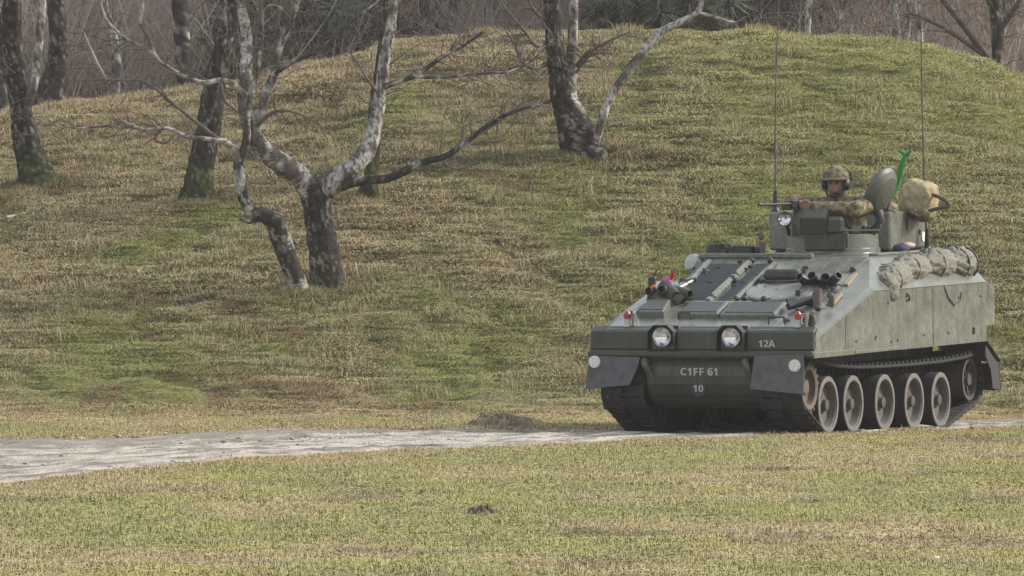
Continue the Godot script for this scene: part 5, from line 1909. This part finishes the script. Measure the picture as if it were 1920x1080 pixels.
	mb.blob(Vector3(0.222, 2.40, -0.575), Vector3(0.135, 0.125, 0.155), func(d: Vector3) -> float:
		return (0.93 if d.y < -0.25 else 1.0) + 0.05 * fine.get_noise_3dv(d * 5.0), 28, 18, Basis.IDENTITY, func(p: Vector3) -> Color: return camo(p * 1.2))
	# open the front below the brim: the shell ends above the eyes there
	for k in mb.v.size():
		var p := mb.v[k]
		if p.z > -0.56 and p.y < 2.385:
			mb.v[k] = Vector3(p.x, 2.385 + 0.012 * sin(p.x * 9.0), p.z - 0.01)
		elif p.y < 2.30:
			mb.v[k].y = 2.30
	mb.tube([Vector3(0.09, 2.387, -0.50), Vector3(0.14, 2.384, -0.44), Vector3(0.222, 2.386, -0.413), Vector3(0.305, 2.384, -0.44), Vector3(0.355, 2.387, -0.50)], [0.012, 0.014, 0.014, 0.014, 0.012], 8, true, func(p: Vector3, _o: Vector3, _t: float) -> Color: return camo(p))
	mb.tube([Vector3(0.222, 2.52, -0.55), Vector3(0.30, 2.505, -0.56), Vector3(0.36, 2.44, -0.58), Vector3(0.37, 2.37, -0.60)], [0.016, 0.018, 0.018, 0.014], 7, true, func(p: Vector3, _o: Vector3, _t: float) -> Color: return camo(p * 1.4))
	part(t, "helmet", mb, M.cloth, inv)
	for s: float in [-1.0, 1.0]:
		mb = MB.new()
		mb.blob(Vector3(0.222 + 0.112 * s, 2.335, -0.54), Vector3(0.032, 0.062, 0.055))
		part(t, "ear_cup", mb, M.black, inv)
	mb = MB.new()
	mb.tube([Vector3(0.325, 2.29, -0.52), Vector3(0.30, 2.255, -0.45), Vector3(0.25, 2.262, -0.425)], [0.007, 0.007, 0.013], 6)
	mb.tube([Vector3(0.115, 2.31, -0.50), Vector3(0.17, 2.235, -0.455), Vector3(0.225, 2.225, -0.44), Vector3(0.28, 2.235, -0.455), Vector3(0.33, 2.31, -0.50)], [0.01, 0.012, 0.012, 0.012, 0.01], 6)
	part(t, "chin_strap", mb, M.black, inv)


func build_load() -> void:
	# rolled canvas bags along the left roof edge
	for q: Array in [["pale canvas bedroll at the front end of the row, its flap hanging over the side", Vector3(1.0, 1.40, 0.36), Vector3(0.93, 1.50, -0.42), 0.150, 3.0], ["crumpled canvas kit bag lying second in the row on the roof edge", Vector3(0.95, 1.52, -0.28), Vector3(0.92, 1.53, -0.98), 0.145, 11.0], ["bulging canvas kit bag lying third in the row, gathered at its end", Vector3(0.93, 1.545, -0.98), Vector3(0.92, 1.555, -1.66), 0.165, 19.0], ["creased canvas bag at the rear end of the row with a dark strap", Vector3(0.94, 1.545, -1.62), Vector3(0.93, 1.54, -2.22), 0.17, 27.0]]:
		var a: Vector3 = q[1]
		var b: Vector3 = q[2]
		var o := (a + b) * 0.5
		var t := thing("canvas_bag", q[0], "bag", VX * Transform3D(Basis(), o), "canvas bags along the left roof edge")
		var mb := MB.new()
		var half := a.distance_to(b) * 0.56
		var bz := (b - a).normalized()
		var bas := Basis(Vector3.UP.cross(bz).normalized(), bz.cross(Vector3.UP.cross(bz)).normalized(), bz)
		var sdv := Vector3(q[4], q[4] * 2.0, 0)
		mb.blob(Vector3.ZERO, Vector3(q[3], q[3] * 0.92, half), func(d: Vector3) -> float:
			var ang := atan2(d.y, d.x)
			var body := 1.0 / pow(pow(absf(d.z), 2.5) + pow(sqrt(d.x * d.x + d.y * d.y), 2.5), 1.0 / 2.5)
			var w := 0.10 * sin(d.z * 13.0 + 2.2 * fine.get_noise_3dv(d * 3.0 + sdv)) * (0.5 + fine.get_noise_3dv(d * 2.0 - sdv))
			w += 0.16 * fine.get_noise_3dv(Vector3(d.x * 2.2, d.y * 2.2, d.z * 5.0) + sdv) + 0.10 * lump.get_noise_3dv(Vector3(sin(ang) * 3.0, cos(ang) * 3.0, d.z * 12.0) - sdv)
			return body * (1.0 + w), 44, 36, bas)
		part(t, "canvas", mb, M.canvas)
		for u: float in [-0.35, 0.42]:
			mb = MB.new()
			var p := []
			var r := []
			for k in 25:
				var an := TAU * k / 24
				p.append(bas * Vector3(cos(an) * q[3] * 1.03, sin(an) * q[3] * 0.95, u * half * (1.0 + 0.05 * sin(an * 2.0))))
				r.append(0.010)
			mb.tube(p, r, 5, false)
			if q[4] > 20.0 or u < 0:
				part(t, "strap", mb, M.canvas if q[4] < 20 else M.dark)
		if q[4] < 5.0:                    # loose front flap
			mb = MB.new()
			mb.blob(bas * Vector3(-0.02, -0.05, -half * 0.78), Vector3(0.15, 0.155, 0.14), func(d: Vector3) -> float: return 1.0 + 0.3 * fine.get_noise_3dv(d * 3.0) + 0.15 * lump.get_noise_3dv(d * 7.0), 26, 18)
			part(t, "flap", mb, M.canvas)
	# dark bundle with a red and white patch between roof and bags
	var t2 := thing("cloth_bundle", "small dark blue bundle with a pale red edge behind the second canvas bag", "bundle", VX * Transform3D(Basis(), Vector3(0.76, 1.68, -0.86)))
	var mb2 := MB.new()
	mb2.blob(Vector3(0, 0.03, 0), Vector3(0.07, 0.055, 0.13), func(d: Vector3) -> float: return 1.0 + 0.4 * fine.get_noise_3dv(d * 3.0))
	part(t2, "cloth", mb2, M.navy)
	mb2 = MB.new()
	mb2.blob(Vector3(0.02, 0.06, -0.16), Vector3(0.05, 0.03, 0.12), func(d: Vector3) -> float: return 1.0 + 0.4 * fine.get_noise_3dv(d * 4.0))
	part(t2, "edge", mb2, M.rose)
	# beige sack on the roof bin
	var so := Vector3(0.50, 2.06, -1.88)
	var t := thing("sack", "bulging beige camouflage sack with a loop handle on the roof bin", "sack", VX * Transform3D(Basis(), so))
	var mb := MB.new()
	var tan_k := func(p: Vector3) -> Color:
		var k := Color(0.31, 0.255, 0.16)
		k = k.lerp(Color(0.23, 0.19, 0.11), smoothstep(0.0, 0.25, fine.get_noise_3dv(p * 5.0)))
		return k.lerp(Color(0.36, 0.31, 0.21), smoothstep(0.1, 0.3, lump.get_noise_3dv(p * 9.0)))
	mb.blob(Vector3(0.07, 0.13, 0.0), Vector3(0.165, 0.18, 0.19), func(d: Vector3) -> float:
		return 1.0 / pow(pow(absf(d.x), 3.6) + pow(absf(d.y), 3.6) + pow(absf(d.z), 3.6), 1.0 / 3.6) * (1.0 + 0.12 * clampf(-d.y, -1, 1)) * (1.0 + 0.16 * fine.get_noise_3dv(d * 2.6) + 0.06 * lump.get_noise_3dv(d * 9.0)), 34, 24, Basis(Vector3.BACK, -0.25), tan_k)
	part(t, "cloth", mb, M.cloth)
	mb = MB.new()
	mb.blob(Vector3(0.13, -0.03, 0.10), Vector3(0.12, 0.07, 0.16), func(d: Vector3) -> float: return 1.0 + 0.3 * fine.get_noise_3dv(d * 3.0), 24, 16, Basis(Vector3.BACK, -0.4), func(p: Vector3) -> Color: return camo(p * 0.9))
	part(t, "lower_pouch", mb, M.cloth)
	mb = MB.new()
	var p := []
	var r := []
	for k in 19:
		var u := k / 18.0
		p.append(Vector3(0.12 + 0.29 * sin(u * PI) * (0.9 + 0.2 * u), -0.04 + 0.20 * u + 0.015 * sin(u * 9.0), 0.12 - 0.06 * u))
		r.append(0.019)
	mb.tube(p, r, 7)
	part(t, "handle", mb, M.strapdark)
	# camouflage cloth in front of the sack
	t = thing("camouflage_cloth", "crumpled camouflage cloth on the roof bin between hatch and sack", "cloth", VX * Transform3D(Basis(), Vector3(0.38, 2.06, -1.42)))
	mb = MB.new()
	mb.blob(Vector3(0.0, 0.035, 0), Vector3(0.14, 0.085, 0.17), func(d: Vector3) -> float: return 1.0 + 0.4 * fine.get_noise_3dv(d * 2.5) + 0.15 * lump.get_noise_3dv(d * 7.0), 28, 18, Basis(Vector3.BACK, -0.3), func(q: Vector3) -> Color: return camo(q))
	part(t, "fold", mb, M.cloth)
	# green flag, rolled round its staff
	t = thing("flag", "bright green flag rolled round a staff behind the open hatch", "flag", VX * Transform3D(Basis(), Vector3(0.47, 2.06, -1.22)))
	mb = MB.new()
	var fa := Vector3(0, -0.02, 0)
	var fb := Vector3(0.21, 0.55, -0.03)
	mb.tube([fa, fb], [0.009, 0.008], 8)
	part(t, "staff", mb, M.black)
	mb = MB.new()
	p = []
	r = []
	for k in 15:
		var u := k / 14.0
		p.append(fa.lerp(fb, 0.26 + 0.74 * u) + Vector3(0.008 * sin(u * 5.0), 0, 0.008 * cos(u * 7.0)))
		r.append(0.74 * [0.014, 0.03, 0.042, 0.045, 0.048, 0.048, 0.046, 0.044, 0.043, 0.04, 0.037, 0.034, 0.032, 0.03, 0.02][k])
	mb.tube(p, r, 16, true, null, lump, 0.6)
	for e: Array in [[Vector3(-0.03, 0.02, 0), Vector3(-0.075, 0.055, 0.01)], [Vector3(0.0, 0.0, 0), Vector3(0.055, 0.06, 0)]]:
		var c := fb + Vector3(-0.005, -0.02, 0)
		mb.tube([c, c + e[0] * 0.6 + Vector3(0, 0.01, 0), c + e[1]], [0.03, 0.028, 0.010], 8, true, null, lump, 0.6)
	part(t, "cloth", mb, M.green)
	# soft toy tied to the left dischargers
	t = thing("soft_toy", "small orange, white and pink bundle tied on the left smoke dischargers", "toy", VX * Transform3D(Basis().scaled(Vector3.ONE * 0.82), Vector3(-0.72, 1.385, 1.56)))
	mb = MB.new()
	mb.col = Color(0.62, 0.10, 0.05)
	mb.blob(Vector3(-0.10, 0.02, 0.0), Vector3(0.055, 0.04, 0.05), func(d: Vector3) -> float: return 1.0 + 0.4 * fine.get_noise_3dv(d * 4.0))
	part(t, "orange_end", mb, M.cloth)
	mb = MB.new()
	mb.col = Color(0.55, 0.55, 0.57)
	mb.blob(Vector3(-0.02, 0.045, 0.03), Vector3(0.055, 0.055, 0.055), func(d: Vector3) -> float: return 1.0 + 0.25 * fine.get_noise_3dv(d * 4.0))
	part(t, "white_middle", mb, M.cloth)
	mb = MB.new()
	mb.col = Color(0.36, 0.13, 0.29)
	mb.blob(Vector3(0.055, 0.09, 0.0), Vector3(0.062, 0.065, 0.055), func(d: Vector3) -> float: return 1.0 + 0.25 * fine.get_noise_3dv(d * 4.0))
	part(t, "pink_end", mb, M.cloth)
	mb = MB.new()
	mb.col = Color(0.40, 0.02, 0.03)
	mb.tube([Vector3(0.10, 0.11, 0), Vector3(0.125, 0.17, 0), Vector3(0.12, 0.23, 0)], [0.012, 0.026, 0.008], 8)
	part(t, "red_tail", mb, M.cloth)


# ------------------------------------------------------------------
func _ready() -> void:
	rng.seed = 20260
	# camera
	var cam := Camera3D.new()
	cam.name = "camera"
	cam.position = Vector3(0, EYE, 0)
	cam.rotation.x = -atan((540.0 - HORIZON) / FOCAL)
	cam.fov = rad_to_deg(2.0 * atan(540.0 / FOCAL))
	cam.near = 1.0
	cam.far = 2000.0
	add_child(cam, true)
	# sky: bright thin overcast
	var env := Environment.new()
	env.background_mode = Environment.BG_SKY
	var sky := Sky.new()
	var sm := ProceduralSkyMaterial.new()
	sm.sky_top_color = Color(0.62, 0.66, 0.71)
	sm.sky_horizon_color = Color(0.80, 0.81, 0.82)
	sm.sky_curve = 0.2
	sm.ground_bottom_color = Color(0.3, 0.29, 0.25)
	sm.ground_horizon_color = Color(0.45, 0.44, 0.40)
	sm.sun_angle_max = 50.0
	sm.sun_curve = 0.12
	sky.sky_material = sm
	env.sky = sky
	env.tonemap_mode = Environment.TONE_MAPPER_LINEAR
	env.tonemap_exposure = 2.35
	env.sdfgi_enabled = true
	env.ssao_enabled = true
	env.ssil_enabled = true
	env.fog_enabled = true
	env.fog_density = 0.0003
	env.fog_light_color = Color(0.80, 0.785, 0.775)
	var we := WorldEnvironment.new()
	we.name = "environment"
	we.environment = env
	add_child(we, true)
	# the sun behind thin cloud, high on the right beyond the hill
	var sun := DirectionalLight3D.new()
	sun.name = "sun"
	sun.light_energy = 0.8
	sun.light_color = Color(1.0, 0.975, 0.94)
	sun.light_angular_distance = 20.0
	sun.shadow_enabled = true
	add_child(sun, true)
	sun.look_at_from_position(Vector3(0.90, 0.60, -0.24), Vector3.ZERO)

	lump.seed = 3; lump.frequency = 0.9; lump.fractal_octaves = 3
	fine.seed = 9; fine.frequency = 1.6; fine.fractal_octaves = 4
	patch.seed = 15; patch.frequency = 0.55; patch.fractal_octaves = 4
	barkn.seed = 21; barkn.frequency = 1.0; barkn.fractal_octaves = 3

	M.blade = vpaint(0.75, 0.25)
	M.blade.backlight = Color(0.9, 0.9, 0.74)
	M.leaf = vpaint(0.6, 0.3)
	M.bark = vpaint(0.92, 0.12)
	M.earth = vpaint(0.95, 0.2)
	M.crumb = vpaint(0.9, 0.2)
	M.cloth = vpaint(0.95, 0.15)
	var dust := noise_tex(0.012, Color(0.78, 0.77, 0.74), Color(1, 1, 1), 31, false, Color(0.93, 0.93, 0.93))
	var rougher := noise_tex(0.02, Color(0.62, 0.62, 0.62), Color(1, 1, 1), 33)
	var worn := grime_tex(true)
	var shine := grime_tex(false)
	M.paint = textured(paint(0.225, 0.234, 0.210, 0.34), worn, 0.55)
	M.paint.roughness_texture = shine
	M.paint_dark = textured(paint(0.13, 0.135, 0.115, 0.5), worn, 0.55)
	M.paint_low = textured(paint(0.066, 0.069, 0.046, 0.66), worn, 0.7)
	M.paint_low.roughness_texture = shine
	M.black = paint(0.014, 0.015, 0.017, 0.5)
	M.dark = paint(0.024, 0.022, 0.019, 0.6)
	M.gun = paint(0.04, 0.042, 0.045, 0.35, 0.5)
	M.steel = textured(paint(0.10, 0.098, 0.085, 0.5, 0.3), dust, 4.0)
	M.rust = textured(paint(0.115, 0.088, 0.07, 0.8), dust, 4.0)
	M.mesh = textured(paint(0.052, 0.054, 0.048, 0.6), dust, 3.0)
	M.wheel = textured(paint(0.105, 0.09, 0.075, 0.8), dust, 3.0)
	M.hub = textured(paint(0.075, 0.06, 0.048, 0.8), dust, 5.0)
	M.tyre = textured(paint(0.165, 0.155, 0.138, 0.85), dust, 3.0)
	M.track = textured(paint(0.023, 0.020, 0.017, 0.9), dust, 4.0)
	M.rubber = textured(paint(0.03, 0.026, 0.023, 0.75), dust, 2.0)
	M.flap = textured(paint(0.088, 0.090, 0.095, 0.6), dust, 1.2)
	M.white = textured(paint(0.70, 0.68, 0.62, 0.6), dust, 6.0)
	M.letter = paint(0.36, 0.36, 0.34, 0.8)
	M.pale = textured(paint(0.42, 0.42, 0.40, 0.5), dust, 3.0)
	M.lens_white = paint(0.35, 0.35, 0.34, 0.3)
	M.red = paint(0.27, 0.04, 0.035, 0.35)
	M.mirror = paint(0.62, 0.62, 0.60, 0.16, 1.0)
	M.glass = StandardMaterial3D.new()
	M.glass.albedo_color = Color(1, 1, 1, 0.06)
	M.glass.transparency = BaseMaterial3D.TRANSPARENCY_ALPHA
	M.glass.roughness = 0.03
	M.gloss = paint(0.02, 0.022, 0.024, 0.12)
	M.aerial = paint(0.085, 0.078, 0.066, 0.8)
	M.strap = textured(paint(0.30, 0.23, 0.16, 0.9), dust, 6.0)
	M.strapdark = paint(0.09, 0.065, 0.04, 0.9)
	M.canvas = textured(paint(0.20, 0.19, 0.15, 0.95), dust, 5.0)
	M.navy = paint(0.02, 0.022, 0.05, 0.9)
	M.rose = paint(0.38, 0.26, 0.24, 0.9)
	M.green = textured(paint(0.012, 0.22, 0.03, 0.7), dust, 6.0)
	M.green.backlight = Color(0.05, 0.3, 0.05)

	build_ground()
	build_lane()
	build_vehicle()
	build_trees()
	build_wood()
	build_grass()
	build_person()
	build_load()
	build_litter()
